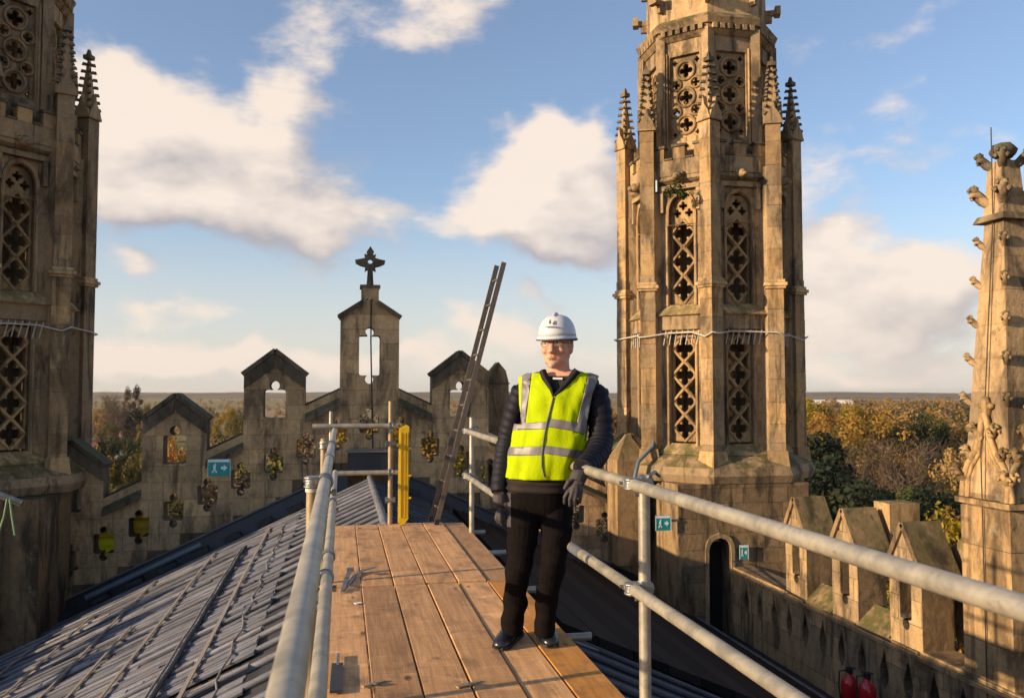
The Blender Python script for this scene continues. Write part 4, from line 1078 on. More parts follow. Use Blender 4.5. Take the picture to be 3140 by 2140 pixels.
# ------------------------------------------------------------------ trees
def leaf_quads(rng, clumps, per, size, up=.3, aspect=.7):
    vs = []; fs = []
    for (c, r) in clumps:
        for _ in range(per):
            d = Vector((rng.gauss(0, 1), rng.gauss(0, 1), rng.gauss(0, 1))).normalized(); p = c+d*r*rng.uniform(.55, 1.05)
            n = (d+Vector((rng.uniform(-.8, .8), rng.uniform(-.8, .8), rng.uniform(-.5, .8)+up))).normalized()
            t = n.cross(Vector((rng.uniform(-1, 1), rng.uniform(-1, 1), rng.uniform(-1, 1)))).normalized(); b = n.cross(t)
            s = size*rng.uniform(.6, 1.4); k = len(vs)
            vs += [p-t*s, p-b*s*aspect+n*s*.15, p+t*s, p+b*s*aspect+n*s*.15]; fs.append((k, k+1, k+2, k+3))
    return vs, fs
def tree_meshes(kind, seed):
    """trunk with limbs, and a crown of leaf clumps; unit height is 10 m"""
    rng = random.Random(seed); H = 10.0; tk = MB(); clumps = []
    if kind == 'conifer':
        tk.tube([(0, 0, 0), (0, 0, 5), (0, 0, 9.6)], .2, 7, rad=[.22, .14, .03])
        for i in range(46):
            z = .8+8.9*(i/46)**.9; r = 2.0*(1-(z/10.2))**.8*rng.uniform(.6, 1.05); a = i*2.4
            clumps.append((Vector((r*math.cos(a), r*math.sin(a), z-.15*r)), .30+.45*(1-z/10)))
        vs, fs = leaf_quads(rng, clumps, 110, .12, .2, .45)
    elif kind == 'bare':
        tk.tube([(0, 0, 0), (.1, 0, 3.2), (.0, .1, 6)], .2, 7, rad=[.2, .13, .05]); vs = []; fs = []
        tips = []
        for i in range(26):
            a = rng.uniform(0, 6.28); z0 = rng.uniform(1.8, 6); L = rng.uniform(2.0, 3.8); sp = rng.uniform(.35, .8)
            p0 = Vector((0, 0, z0)); p1 = p0+Vector((math.cos(a)*L*sp*.6, math.sin(a)*L*sp*.6, L*.5)); p2 = p1+Vector((math.cos(a)*L*sp*.35, math.sin(a)*L*sp*.35, L*.55))
            tk.tube([p0, p1, p2], .05, 4, False, rad=[.065, .04, .012]); tips += [p1, (p1+p2)/2, p2]
        for p in tips:
            for _ in range(26):
                d = Vector((rng.gauss(0, .6), rng.gauss(0, .6), rng.uniform(.2, 1.2))).normalized()*rng.uniform(.4, 1.1)
                q = p+Vector((rng.gauss(0, .35), rng.gauss(0, .35), rng.gauss(0, .35))); s = d.cross(Vector((rng.uniform(-1, 1), rng.uniform(-1, 1), .3))).normalized()*.025; k = len(vs)
                vs += [q-s, q+s, q+d+s*.3, q+d-s*.3]; fs.append((k, k+1, k+2, k+3))
    else:
        wide = {'oak': 3.6, 'tall': 2.4, 'column': 1.2, 'bush': 3.6}[kind]; z0 = {'oak': 2.6, 'tall': 2.2, 'column': 1.0, 'bush': 1.0}[kind]
        tk.tube([(0, 0, 0), (.1, .05, z0), (0, .1, 7.5)], .3, 8, rad=[.30, .2, .05])
        m = {'oak': 60, 'tall': 46, 'column': 34, 'bush': 52}[kind]
        for i in range(m):
            a = rng.uniform(0, 6.28); u = rng.uniform(-1, 1); rr = rng.uniform(.45, 1.0)**.5
            zc = (10+z0)/2; hz_ = (10-z0)/2
            sq = math.sqrt(max(0, 1-u*u)); lob = 1+.22*math.sin(a*3+seed)+.12*math.sin(a*5+u*4)
            p = Vector((wide*sq*rr*lob*math.cos(a), wide*sq*rr*lob*math.sin(a), zc+hz_*u*rr*.92))
            clumps.append((p, rng.uniform(.5, 1.0)*(.75 if kind == 'column' else 1.0)))
            if i % 5 == 0: tk.tube([(0, 0, z0+.3+.4*(i/m)*3), p*.55+Vector((0, 0, z0*.35)), p], .05, 5, False, rad=[.12, .06, .015])
        vs, fs = leaf_quads(rng, clumps, 130 if kind != 'column' else 90, .115)
    cr = MB(); cr.add(vs, fs)
    return tk, cr
TM = {}
def tree_proto(kind, seed):
    if (kind, seed) not in TM:
        tk, cr = tree_meshes(kind, seed); TM[(kind, seed)] = (tk.mesh('trunk'), cr.mesh('crown'))
    return TM[(kind, seed)]
CM = {}
def tree(name, px, dist, top_py, kind, mat, seed, label, cat='tree', group=None, wid=1.0, zb=GZ):
    d = ray(px, 1202); d.z = 0; d.normalize(); dd = dist
    zc = dd*(d.dot(Vector((math.sin(YAW), math.cos(YAW), 0))))
    top = EYE.z-(top_py-1202)/FPX*zc*1.0; p = d*dd; h = max(3.0, top-zb); s = h/10.0
    t = thing(name, label, cat, (p.x, p.y, zb), group)
    tm, cm = tree_proto(kind, seed)
    key = (kind, seed, mat)
    if key not in CM:
        a, b = tm.copy(), cm.copy(); a.materials.append(MATS['bark']); b.materials.append(MATS[mat]); CM[key] = (a, b)
    a, b = CM[key]; rot = random.Random(px*7+dist).uniform(0, 6.28)
    for nm, me in (('trunk', a), ('crown', b)):
        o = link(nm, me, t); o.scale = (s*wid, s*wid, s); o.rotation_euler = (0, 0, rot)
# right-hand wood, far to near
TL = [
 ('conifer_tree', 2505, 95, 1312, 'conifer', 'leaf_dark', 1, 'tall dark conifer hard against the right tower', 1.5),
 ('conifer_tree', 2545, 105, 1335, 'conifer', 'leaf_dark', 2, 'second dark conifer right of the right tower', 1.5),
 ('evergreen_tree', 2480, 75, 1420, 'oak', 'leaf_dark', 3, 'broad black-green evergreen low beside the right tower', 1.0),
 ('evergreen_tree', 2570, 80, 1455, 'oak', 'leaf_green', 4, 'dark green evergreen above the first gabled merlon', 1.0),
 ('evergreen_tree', 2640, 88, 1470, 'bush', 'leaf_dark', 5, 'black-green thicket behind the stone block on the parapet', 1.1),
 ('evergreen_tree', 2740, 92, 1470, 'bush', 'leaf_dark', 6, 'black-green thicket in front of the bare trunks, middle', 1.1),
 ('evergreen_tree', 2850, 96, 1478, 'bush', 'leaf_green', 5, 'dark green thicket left of the big pinnacle', 1.1),
 ('evergreen_tree', 2930, 96, 1465, 'bush', 'leaf_dark', 6, 'black-green thicket partly behind the big pinnacle', 1.1),
 ('autumn_shrub', 2790, 56, 1530, 'bush', 'leaf_amber', 7, 'amber-leaved tree behind the gabled merlon with the sharp point', .55),
 ('autumn_shrub', 2880, 52, 1525, 'bush', 'leaf_yellow', 8, 'olive and gold tree just left of the big pinnacle', .55),
 ('autumn_shrub', 2950, 54, 1540, 'bush', 'leaf_amber', 8, 'amber tree behind the base of the big pinnacle', .55),
 ('evergreen_tree', 2690, 52, 1560, 'bush', 'leaf_olive', 7, 'olive tree between the two gabled merlons', .5),
 ('evergreen_tree', 2610, 50, 1575, 'bush', 'leaf_green', 8, 'green tree behind the stone block on the parapet', .5),
 ('evergreen_tree', 2500, 50, 1580, 'bush', 'leaf_dark', 7, 'dark tree behind the first gabled merlon by the tower', .5),
 ('autumn_tree', 2660, 150, 1258, 'oak', 'leaf_amber', 9, 'rounded golden tree, left of the two in the middle of the wood', .95),
 ('autumn_tree', 2765, 160, 1258, 'tall', 'leaf_tan', 10, 'tall tan-gold tree right of the rounded golden one', 1.4),
 ('pine_tree', 2805, 150, 1270, 'tall', 'leaf_dark', 11, 'dark pine standing out of the golden wood', .8),
 ('green_tree', 2855, 155, 1265, 'oak', 'leaf_green', 12, 'bright green tree beside the dark pine', .5),
 ('autumn_tree', 2920, 170, 1285, 'oak', 'leaf_tan', 9, 'tan tree between the green tree and the big pinnacle', 1.0),
 ('autumn_tree', 2600, 170, 1265, 'tall', 'leaf_olive', 13, 'olive tree left of the rounded golden one', 1.2),
 ('autumn_tree', 2560, 210, 1245, 'oak', 'leaf_amber', 14, 'orange-brown tree above the dark conifers', 1.0),
 ('autumn_tree', 2490, 230, 1228, 'oak', 'leaf_yellow', 9, 'orange-gold tree at the tower edge below the warehouse', .9),
 ('round_tree', 2512, 240, 1232, 'column', 'leaf_dark', 15, 'small dark rounded tree below the warehouse', 2.0),
 ('autumn_tree', 2610, 300, 1226, 'oak', 'leaf_yellow', 14, 'small bright golden tree near the skyline', .6),
 ('bare_tree', 2680, 130, 1345, 'bare', 'leaf_bare', 16, 'bare brown tree in the wood, leftmost of the pale trunks', .8),
 ('bare_tree', 2735, 128, 1350, 'bare', 'leaf_bare', 17, 'bare brown tree in the wood, second of the pale trunks', .8),
 ('bare_tree', 2790, 126, 1360, 'bare', 'leaf_bare', 16, 'bare brown tree in the wood, third of the pale trunks', .8),
 ('bare_tree', 2845, 128, 1350, 'bare', 'leaf_bare', 17, 'bare brown tree in the wood, fourth of the pale trunks', .8),
 ('bare_tree', 2900, 130, 1355, 'bare', 'leaf_bare', 16, 'bare brown tree in the wood, fifth of the pale trunks', .8),
 ('bare_tree', 2630, 132, 1350, 'bare', 'leaf_bare', 17, 'bare brown tree beside the dark conifers', .8),
 ('autumn_tree', 2700, 190, 1290, 'oak', 'leaf_olive', 12, 'olive tree between the two golden ones', .7),
 ('autumn_tree', 2985, 120, 1330, 'oak', 'leaf_tan', 14, 'tan tree seen past the big pinnacle', .7),
 # behind the man
 ('autumn_tree', 1885, 150, 1235, 'oak', 'leaf_amber', 12, 'orange-brown tree between the man and the right tower', .6),
 ('bare_tree', 1870, 110, 1260, 'bare', 'leaf_bare', 16, 'bare brown tree between the man and the right tower', 1.0),
 ('autumn_tree', 1560, 170, 1320, 'oak', 'leaf_olive', 9, 'olive tree behind the man\'s left shoulder side, low', .7),
 # left side
 ('golden_tree', 700, 330, 1243, 'oak', 'leaf_yellow', 12, 'bright yellow-gold tree right of the lowest left battlement', .62),
 ('golden_tree', 668, 250, 1310, 'oak', 'leaf_yellow', 9, 'smaller orange-yellow tree in front of the yellow-gold one', .42),
 ('green_tree', 738, 320, 1268, 'oak', 'leaf_olive', 14, 'olive tree between the yellow-gold tree and the tall left battlement', .6),
 ('conifer_tree', 414, 300, 1243, 'column', 'leaf_dark', 15, 'compact dark conifer left of the lowest left battlement', 1.1),
 ('green_tree', 370, 160, 1335, 'oak', 'leaf_green', 4, 'dark green tree between left tower and lowest battlement', .6),
 ('green_tree', 425, 180, 1325, 'oak', 'leaf_green', 12, 'green tree touching the lowest left battlement', .5),
 ('green_tree', 318, 130, 1350, 'oak', 'leaf_dark', 3, 'black-green tree near the left tower', .5),
 ('golden_tree', 282, 110, 1370, 'tall', 'leaf_yellow', 10, 'small yellow tree at the edge of the left tower', .6),
 ('autumn_tree', 395, 110, 1385, 'oak', 'leaf_olive', 14, 'olive-brown tree below the green ones on the left', .5),
 ('autumn_tree', 470, 115, 1335, 'oak', 'leaf_olive', 9, 'olive tree behind the lowest left battlement', .5),
 ('autumn_tree', 560, 100, 1330, 'oak', 'leaf_amber', 12, 'amber tree seen through the lowest left battlement\'s opening', .5),
 ('autumn_tree', 330, 70, 1480, 'bush', 'leaf_olive', 7, 'olive tree low behind the left coping', 1.0),
 ('autumn_tree', 520, 75, 1480, 'bush', 'leaf_olive', 8, 'olive tree behind the pierced wall left of the exit sign', 1.0),
 ('autumn_tree', 660, 80, 1415, 'bush', 'leaf_bare', 7, 'brown tree behind the pierced wall at the exit sign', 1.0),
 ('autumn_tree', 790, 80, 1370, 'bush', 'leaf_olive', 8, 'olive tree behind the tall left battlement', 1.0),
 ('autumn_tree', 930, 80, 1325, 'bush', 'leaf_bare', 7, 'brown tree behind the wall left of the central cross turret', 1.0),
 ('autumn_tree', 1120, 85, 1270, 'bush', 'leaf_yellow', 8, 'golden tree seen through the opening under the cross turret', 1.0),
 ('autumn_tree', 1280, 85, 1330, 'bush', 'leaf_amber', 8, 'amber tree behind the wall right of the cross turret', 1.0),
 ('autumn_tree', 1430, 85, 1390, 'bush', 'leaf_yellow', 7, 'golden tree behind the wall by the ladder', 1.0),
 ('autumn_tree', 1660, 85, 1450, 'bush', 'leaf_olive', 7, 'olive tree behind the wall and the man', 1.0),
 ('autumn_tree', 285, 300, 1262, 'oak', 'leaf_tan', 9, 'tan tree between the red roofs and the left tower', .7),
 ('autumn_tree', 335, 260, 1290, 'oak', 'leaf_olive', 12, 'olive tree in front of the red roofs', .6),
 ('autumn_tree', 385, 320, 1268, 'oak', 'leaf_bare', 14, 'brown tree left of the compact dark conifer', .7),
 ('autumn_tree', 455, 280, 1290, 'oak', 'leaf_tan', 12, 'tan tree right of the compact dark conifer', .6),
 ('autumn_tree', 640, 420, 1252, 'oak', 'leaf_tan', 9, 'small tan tree left of the yellow-gold tree', .8),
 ('autumn_tree', 745, 440, 1248, 'oak', 'leaf_bare', 12, 'brown tree touching the tall left battlement', .8),
 ('autumn_tree', 960, 430, 1248, 'oak', 'leaf_bare', 14, 'brown tree between the tall left battlement and the cross turret', .9),
 ('autumn_tree', 1290, 420, 1245, 'oak', 'leaf_tan', 9, 'tan tree between the cross turret and the right battlement', .9),
 ('poplar_tree', 392, 420, 1178, 'column', 'leaf_bare', 15, 'left of two thin dark poplars on the left skyline', .55),
 ('poplar_tree', 418, 420, 1172, 'column', 'leaf_bare', 15, 'right of two thin dark poplars on the left skyline', .6),
 ('bare_tree', 350, 400, 1210, 'bare', 'leaf_bare', 17, 'tall bare tree among the houses on the left', .9),
 ('bare_tree', 365, 390, 1215, 'bare', 'leaf_bare', 16, 'second bare tree among the houses on the left', .9),
 ('autumn_tree', 445, 460, 1238, 'oak', 'leaf_olive', 12, 'small olive tree behind the dark conifer', .6),
 ('autumn_tree', 320, 470, 1245, 'oak', 'leaf_amber', 14, 'small rusty tree behind the red roofs', .6),
]
for i_, (px_, tp_) in enumerate(((300, 1500), (430, 1440), (560, 1385), (690, 1345), (820, 1310), (950, 1285), (1080, 1250), (1220, 1262), (1350, 1300), (1480, 1340))):
    TL.append(('brown_tree', px_, 125+7*(i_ % 3), tp_, 'oak', ('leaf_bare', 'leaf_olive', 'leaf_amber')[i_ % 3], (9, 12, 14)[i_ % 3],
               'dense autumn tree behind the pierced gable wall, number %s from the left' % ('one', 'two', 'three', 'four', 'five', 'six', 'seven', 'eight', 'nine', 'ten')[i_], .85))
for (nm, px, ds, tp, kd, mt, sd, lb, wd) in TL: tree(nm, px, ds, tp, kd, mt, sd, lb, wid=wd)
# the wood beyond, which reads as one mass
def far_wood():
    rng = random.Random(21)
    for name, mats, px0, px1, d0, d1, cnt, lab in (('far_woodland', 'leaf_tan', 2250, 3300, 210, 1500, 700, 'tan autumn wood filling the distance on the right'),
                                       ('dark_woodland', 'leaf_bare', 2250, 3300, 260, 1300, 420, 'brown leafless wood in the distance on the right'),
                                       ('rust_woodland', 'leaf_amber', 2250, 3300, 230, 1100, 260, 'rust-coloured trees scattered through the distant wood'),
                                       ('green_woodland', 'leaf_green', 2250, 3300, 240, 1000, 150, 'green trees scattered through the distant wood'),
                                       ('hedgerows', 'leaf_tan', 150, 2000, 420, 2600, 800, 'hedges and small trees scattered over the far fields')):
        vs = []; fs = []
        for _ in range(cnt):
            px = rng.uniform(px0, px1); d = d0+(d1-d0)*rng.random()**1.2
            q = ray(px, 1202); q.z = 0; q.normalize(); p = q*d; h = rng.uniform(9, 17) if name != 'hedgerows' else rng.uniform(4, 10); r = h*.38
            c = Vector((p.x, p.y, GZ+h*.58)); cl = [(c+Vector((rng.gauss(0, r*.5), rng.gauss(0, r*.5), rng.gauss(0, h*.18))), r*.55) for _ in range(5)]
            v, f = leaf_quads(rng, cl, 30, .045*h+.2); k = len(vs); vs += v; fs += [tuple(i+k for i in t) for t in f]
        mb = MB(); mb.add(vs, fs); tag(mb.build(name, mats), lab, 'woodland', kind='stuff')
    # undergrowth floor between the near trees
far_wood()

# ------------------------------------------------------------------ houses and a warehouse far off
def house(px, dist, w, d, h, rh, rot, roof_mat, wall_mat, label, chim=True):
    q = ray(px, 1202); q.z = 0; q.normalize(); p = q*dist; M = Matrix.Rotation(rot, 3, 'Z'); B = Vector((p.x, p.y, GZ))
    t = thing('house', label, 'house', B, 'houses among the trees on the left')
    MB().box(B+Vector((0, 0, h/2)), (w, d, h), M).build('wall', wall_mat, t)
    o = .4; vs = [B+M @ Vector(v) for v in ((-w/2-o, -d/2-o, h), (w/2+o, -d/2-o, h), (w/2+o, d/2+o, h), (-w/2-o, d/2+o, h), (-w/2-o, 0, h+rh), (w/2+o, 0, h+rh))]
    mb = MB(); mb.add(vs, [(0, 1, 5, 4), (2, 3, 4, 5), (0, 4, 3), (1, 2, 5), (3, 2, 1, 0)]); r = mb.build('roof', roof_mat, t, fix=True)
    if chim: MB().box(B+M @ Vector((w*.3, 0, h+rh+.4)), (.9, .7, 1.8), M).build('chimney', 'brick_red', r)
    for sx in (-.3, .05, .33):
        for z in (1.6, 4.2):
            if z+.7 < h:
                f = MB().box(B+M @ Vector((w*sx, -d/2-.04, z)), (1.3, .12, 1.3), M).build('window', 'render_white', t)
                MB().box(B+M @ Vector((w*sx, -d/2-.13, z)), (1.0, .06, 1.0), M).build('pane', 'window_glass', f)
hs = [(268, 250, 9, 8, 7.5, 4.5, .3, 'roof_red', 'brick_red', 'red-brick house with red roof at the edge of the left tower'),
      (300, 205, 13, 9, 6.0, 4.0, -.5, 'roof_red', 'brick_red', 'nearest house with a broad red tiled roof on the left'),
      (350, 230, 12, 8, 5.5, 3.6, .2, 'roof_red', 'brick_red', 'house with red roof below the bare trees'),
      (312, 330, 14, 8, 5.6, 3.6, .1, 'roof_slate', 'render_white', 'white house with slate roof behind the red roofs'),
      (345, 360, 12, 8, 5.4, 3.4, -.3, 'roof_slate', 'render_white', 'slate-roofed white house left of the dark conifer'),
      (275, 420, 10, 8, 6.5, 3.8, .6, 'roof_red', 'brick_red', 'small red-roofed house highest up on the left'),
      (470, 460, 18, 9, 4.6, 2.6, .0, 'roof_slate', 'render_white', 'long pale low building right of the dark conifer'),
      (850, 420, 14, 8, 5.4, 3.6, .2, 'roof_red', 'brick_red', 'house with pinkish roof seen through the tall left battlement'),
      (2880, 420, 13, 9, 6, 4, .4, 'roof_slate', 'render_white', 'pale house among trees left of the big pinnacle')]
for a in hs: house(*a)
q = ray(2480, 1202); q.z = 0; q.normalize(); p = q*1150; B = Vector((p.x, p.y, GZ)); t = thing('warehouse', 'long white warehouse on the skyline right of the tower', 'warehouse', B)
M = Matrix.Rotation(-R(20), 3, 'Z')
MB().box(B+Vector((0, 0, 7.5)), (100, 40, 15), M).build('wall', 'render_white', t); MB().box(B+Vector((0, 0, 15.6)), (101, 41, 1.2), M).build('roof', 'roof_slate', t)
for i in range(8): MB().box(B+M @ Vector((-44+12.5*i, -20.2, 4)), (5, .3, 6), M).build('door', 'strip_grey', t)

# tuft growing on the right tower
o = thing('wall_plant', 'green plant tuft growing out of the right tower near its rainwater head', 'plant', (7.05, 17.35, 5.62))
v, f = leaf_quads(random.Random(2), [(Vector((7.12, 17.30, 5.75)), .17), (Vector((6.98, 17.42, 5.68)), .13), (Vector((7.22, 17.22, 5.60)), .12)], 90, .035)
mb = MB(); mb.add(v, f); mb.build('leaves', 'leaf_green', o); MB().tube([(7.2, 17.45, 5.55), (7.1, 17.35, 5.75)], .02, 5).build('stem', 'bark', o)
# ------------------------------------------------------------------ the man
plain('skin', (.58, .28, .185), .5, 0, .22, 40, .1, .4)
plain('hair', (.42, .33, .26), .8, 0, .3, 60, .4)
plain('jacket', (.008, .008, .014), .58, 0, .3, 40, .25, .18)
plain('jacket_body', (.020, .015, .014), .7, 0, .3, 30, .25, .15)
plain('trousers', (.0065, .005, .005), .85, 0, .35, 25, .3, .06)
plain('glove', (.05, .044, .048), .7, 0, .35, 40, .3, .3)
plain('shirt', (.012, .012, .014), .7)
plain('collar_white', (.80, .77, .70), .6, 0, .05, 20, 0)
plain('vest', (.35, .45, .001), .75, 0, .10, 22, .25, .08)
plain('reflective', (.17, .16, .17), .5, .2, .15, 60, .1)
plain('helmet', (.52, .52, .54), .32, 0, .05, 25, .03, .5)
plain('helmet_print', (.30, .30, .31), .5)
plain('helmet_trim', (.10, .10, .11), .6)
plain('shoe', (.012, .012, .016), .28, 0, .3, 30, .1, .6)
plain('spectacle', (.16, .09, .06), .3, .4)
plain('dark_bag', (.014, .014, .014), .7)

man = thing('person', 'person in white hard hat and yellow hi-vis vest leaning on the guard rail', 'person', onZ(1640, 1985, 0))
ZC = 4.50
def tape(path, n=18, power=2.0):
    """elliptical loft: path items are (point, right-vector half axis, depth-vector half axis)"""
    return [[p+u*(abs(math.cos(a))**(2/power)*math.copysign(1, math.cos(a)))+v*(abs(math.sin(a))**(2/power)*math.copysign(1, math.sin(a))) for a in [2*math.pi*k/n for k in range(n)]] for p, u, v in path]
F_ = Vector((FW.x, FW.y, 0)).normalized()                 # away from the viewer
TU = (RT*math.cos(R(14))-F_*math.sin(R(14)))              # the torso is turned a little to the viewer's left
TV = (F_*math.cos(R(14))+RT*math.sin(R(14)))
def limb(pts, n=14):
    """pts: (px, py, zc, radius m)"""
    P = [W(x, y, z) for x, y, z, r in pts]; out = []
    return P, [r for *_, r in pts]
def spline(P, Rr, k=5):
    Q = []; S_ = []
    for i in range(len(P)-1):
        p0, p1, p2, p3 = P[max(i-1, 0)], P[i], P[i+1], P[min(i+2, len(P)-1)]; r1, r2 = Rr[i], Rr[i+1]
        for j in range(k):
            t = j/k; Q.append(.5*((2*p1)+(p2-p0)*t+(2*p0-5*p1+4*p2-p3)*t*t+(3*p1-p0-3*p2+p3)*t**3)); S_.append(r1+(r2-r1)*t)
    Q.append(P[-1]); S_.append(Rr[-1]); return Q, S_
m_ = 1/ (FPX/ZC)                                          # metres per photograph pixel at the man
# torso rings: centre px, py, half width px, half depth m
TOR = [(1655, 1592, 50, .05), (1655, 1565, 84, .10), (1652, 1525, 97, .122), (1655, 1495, 99, .13), (1663, 1463, 101, .134), (1676, 1405, 106, .14), (1688, 1360, 107, .142), (1698, 1310, 107, .14),
       (1706, 1265, 109, .138), (1712, 1225, 112, .13), (1717, 1195, 118, .118), (1717, 1172, 122, .104), (1717, 1157, 112, .092), (1716, 1145, 84, .082), (1714, 1134, 54, .072)]
def torso_path(grow=0.0, a=0, b=None):
    out = []
    for (x, y, hw, hd) in TOR[a:b]:
        out.append((W(x, y, ZC+.03), TU*(hw*m_+grow), TV*(hd+grow)))
    return out
def fine(path, k=4):
    P = [p for p, u, v in path]; out = []
    for i in range(len(path)-1):
        for j in range(k):
            t = j/k
            def cr(get):
                a, b, c, d = [get(path[max(min(q, len(path)-1), 0)]) for q in (i-1, i, i+1, i+2)]
                return .5*((2*b)+(c-a)*t+(2*a-5*b+4*c-d)*t*t+(3*b-a-3*c+d)*t**3)
            out.append((cr(lambda q: q[0]), cr(lambda q: q[1]), cr(lambda q: q[2])))
    out.append(path[-1]); return out
body = MB(); body.loft(tape(fine(torso_path()), 28, 2.4))
LEG_L = [(1605, 1540, ZC+.03, .092), (1604, 1620, ZC, .083), (1596, 1720, ZC-.03, .070), (1588, 1760, ZC-.03, .067), (1578, 1850, ZC, .061), (1572, 1940, ZC+.02, .057)]
LEG_R = [(1706, 1540, ZC+.02, .092), (1706, 1620, ZC-.02, .082), (1695, 1720, ZC-.06, .068), (1689, 1760, ZC-.06, .065), (1676, 1850, ZC-.02, .057), (1668, 1945, ZC, .052)]
def fold(P, Rr, amp, freq, ph): return [r*(1+amp*math.sin(i*freq+ph)*math.sin(i*.37+ph)) for i, r in enumerate(Rr)]
for L, ph in ((LEG_L, 0), (LEG_R, 2)):
    P, Rr = spline(*limb(L), k=7); body.tube(P, .1, 18, rad=fold(P, Rr, .05, 1.3, ph))
ARM_L = [(1606, 1192, ZC+.09, .048), (1582, 1260, ZC+.12, .048), (1557, 1350, ZC+.15, .045), (1541, 1430, ZC+.10, .041), (1532, 1510, ZC+.03, .034)]
ARM_R = [(1826, 1196, ZC-.01, .050), (1838, 1260, ZC-.03, .053), (1843, 1340, ZC-.07, .052), (1832, 1388, ZC-.15, .048), (1804, 1422, ZC-.26, .042), (1785, 1436, ZC-.33, .035)]
for L in (ARM_L, ARM_R):
    P, Rr = spline(*limb(L), k=5); body.tube([P[0]+(P[0]-P[1])*.6]+P, .05, 14, rad=[Rr[0]*.8]+Rr)
body.tube([W(1716, 1170, ZC+.03), W(1714, 1135, ZC+.01), W(1710, 1095, ZC)], .06, 14, rad=[.068, .058, .060])
# head
HY = R(19); HF = (-(F_)*math.cos(HY)-RT*math.sin(HY)); HR = (RT*math.cos(HY)-F_*math.sin(HY)); HU = Vector((0, 0, 1))
HC = W(1707, 1062, ZC+.01)
def hd(x, y, z): return HC+HR*x+HF*y+HU*z                 # head frame: right, forward, up
hp = [(-.120, .026, .034, .055), (-.108, .045, .060, .070), (-.085, .060, .078, .086), (-.055, .069, .082, .092), (-.02, .074, .084, .098), (.02, .076, .084, .100), (.06, .072, .082, .098), (.09, .062, .070, .088), (.115, .035, .040, .055)]
rings = []
for z, hw, fr, bk in hp:
    rings.append([hd(hw*math.cos(a), (fr if math.sin(a) > 0 else bk)*math.sin(a)*(1.0) + (.012 if z < -.06 else 0), z) for a in [2*math.pi*k/24 for k in range(24)]])
body.loft(rings)
body.tube([hd(0, .076, .028), hd(0, .098, -.005), hd(0, .112, -.030), hd(0, .092, -.042)], .012, 10, rad=[.009, .012, .017, .010])
for s in (-1, 1):
    body.blob(hd(s*.016, .093, -.034), (.010, .010, .009), 2); body.blob(hd(s*.040, .064, -.025), (.024, .022, .020), 2)     # nostrils, cheeks
    body.blob(hd(s*.032, .074, .034), (.026, .012, .009), 2); body.blob(hd(s*.076, -.008, -.012), (.012, .020, .032), 2)        # brow, ears
body.blob(hd(0, .078, -.102), (.026, .020, .018), 2)                                                                     # chin
body.blob(hd(0, .086, -.072), (.026, .010, .006), 2); body.blob(hd(0, .084, -.058), (.026, .012, .005), 2)
# gloved hands: palm, four fingers and a thumb each
def hand(wrist, palm, tips, thumb, r=.0105):
    w, p = W(*wrist), W(*palm); body.tube([w, w.lerp(p, .5), p], .03, 12, rad=[.034, .042, .040])
    for k, path in enumerate(tips): body.tube([p.lerp(w, .15)]+[W(*q) for q in path], r, 8, rad=[r*1.3]+[r*1.12, r, r*.82][:len(path)])
    body.tube([w.lerp(p, .35)]+[W(*q) for q in thumb], r, 8, rad=[r*1.4, r*1.2, r*.9][:len(thumb)+1])
zr = ZC-.37
hand((1783, 1440, zr+.03), (1768, 1478, zr), [[(1747, 1498, zr), (1732, 1524, zr+.01), (1731, 1545, zr+.03)], [(1757, 1502, zr-.02), (1748, 1530, zr-.02), (1748, 1552, zr)],
     [(1768, 1503, zr-.02), (1763, 1532, zr-.02), (1764, 1552, zr)], [(1781, 1500, zr-.01), (1779, 1524, zr-.01), (1778, 1542, zr+.01)]], [(1742, 1478, zr-.01), (1730, 1500, zr)])
zl = ZC+.02
hand((1532, 1512, zl), (1536, 1550, zl), [[(1526, 1572, zl-.02), (1524, 1590, zl-.02), (1530, 1604, zl)], [(1535, 1576, zl-.03), (1535, 1596, zl-.03), (1541, 1610, zl-.01)],
     [(1544, 1574, zl-.02), (1547, 1594, zl-.02), (1552, 1606, zl)], [(1552, 1570, zl), (1556, 1586, zl), (1559, 1598, zl+.01)]], [(1552, 1548, zl-.03), (1560, 1568, zl-.03)])
tmp = bpy.data.objects.new('tmp', body.mesh('tmp')); C.objects.link(tmp)
md = tmp.modifiers.new('r', 'REMESH'); md.mode = 'VOXEL'; md.voxel_size = .0046; md.use_smooth_shade = True
dg = bpy.context.evaluated_depsgraph_get(); me = bpy.data.meshes.new_from_object(tmp.evaluated_get(dg)); bpy.data.objects.remove(tmp)
b = bmesh.new(); b.from_mesh(me)
for v in b.verts:                                          # folds in the trousers
    y_ = CY-FPX*(v.co-EYE).dot(UP)/(v.co-EYE).dot(FW)
    if y_ > 1525:
        q_ = v.co; s_ = noise.noise(Vector((q_.x*9, q_.y*9, q_.z*16)))+.6*noise.noise(Vector((q_.x*14+q_.z*22, q_.y*14, q_.z*9)))
        v.co += v.normal*(.010*s_*min(1, (y_-1525)/60))
hands = {v for v in b.verts if 1440 < CY-FPX*(v.co-EYE).dot(UP)/(v.co-EYE).dot(FW) < 1620}
for _ in range(3): bmesh.ops.smooth_vert(b, verts=[v for v in b.verts if v not in hands or _ == 0], factor=.5, use_axis_x=True, use_axis_y=True, use_axis_z=True)
def proj(p):
    v = p-EYE; z = v.dot(FW); return CX+FPX*v.dot(RT)/z, CY-FPX*v.dot(UP)/z
for n_ in ('skin', 'jacket_body', 'trousers', 'glove', 'shirt', 'jacket'):
    me.materials.append(MATS[n_])
wr = [W(1783, 1446, zr+.02), W(1532, 1516, zl)]
lm = man.location
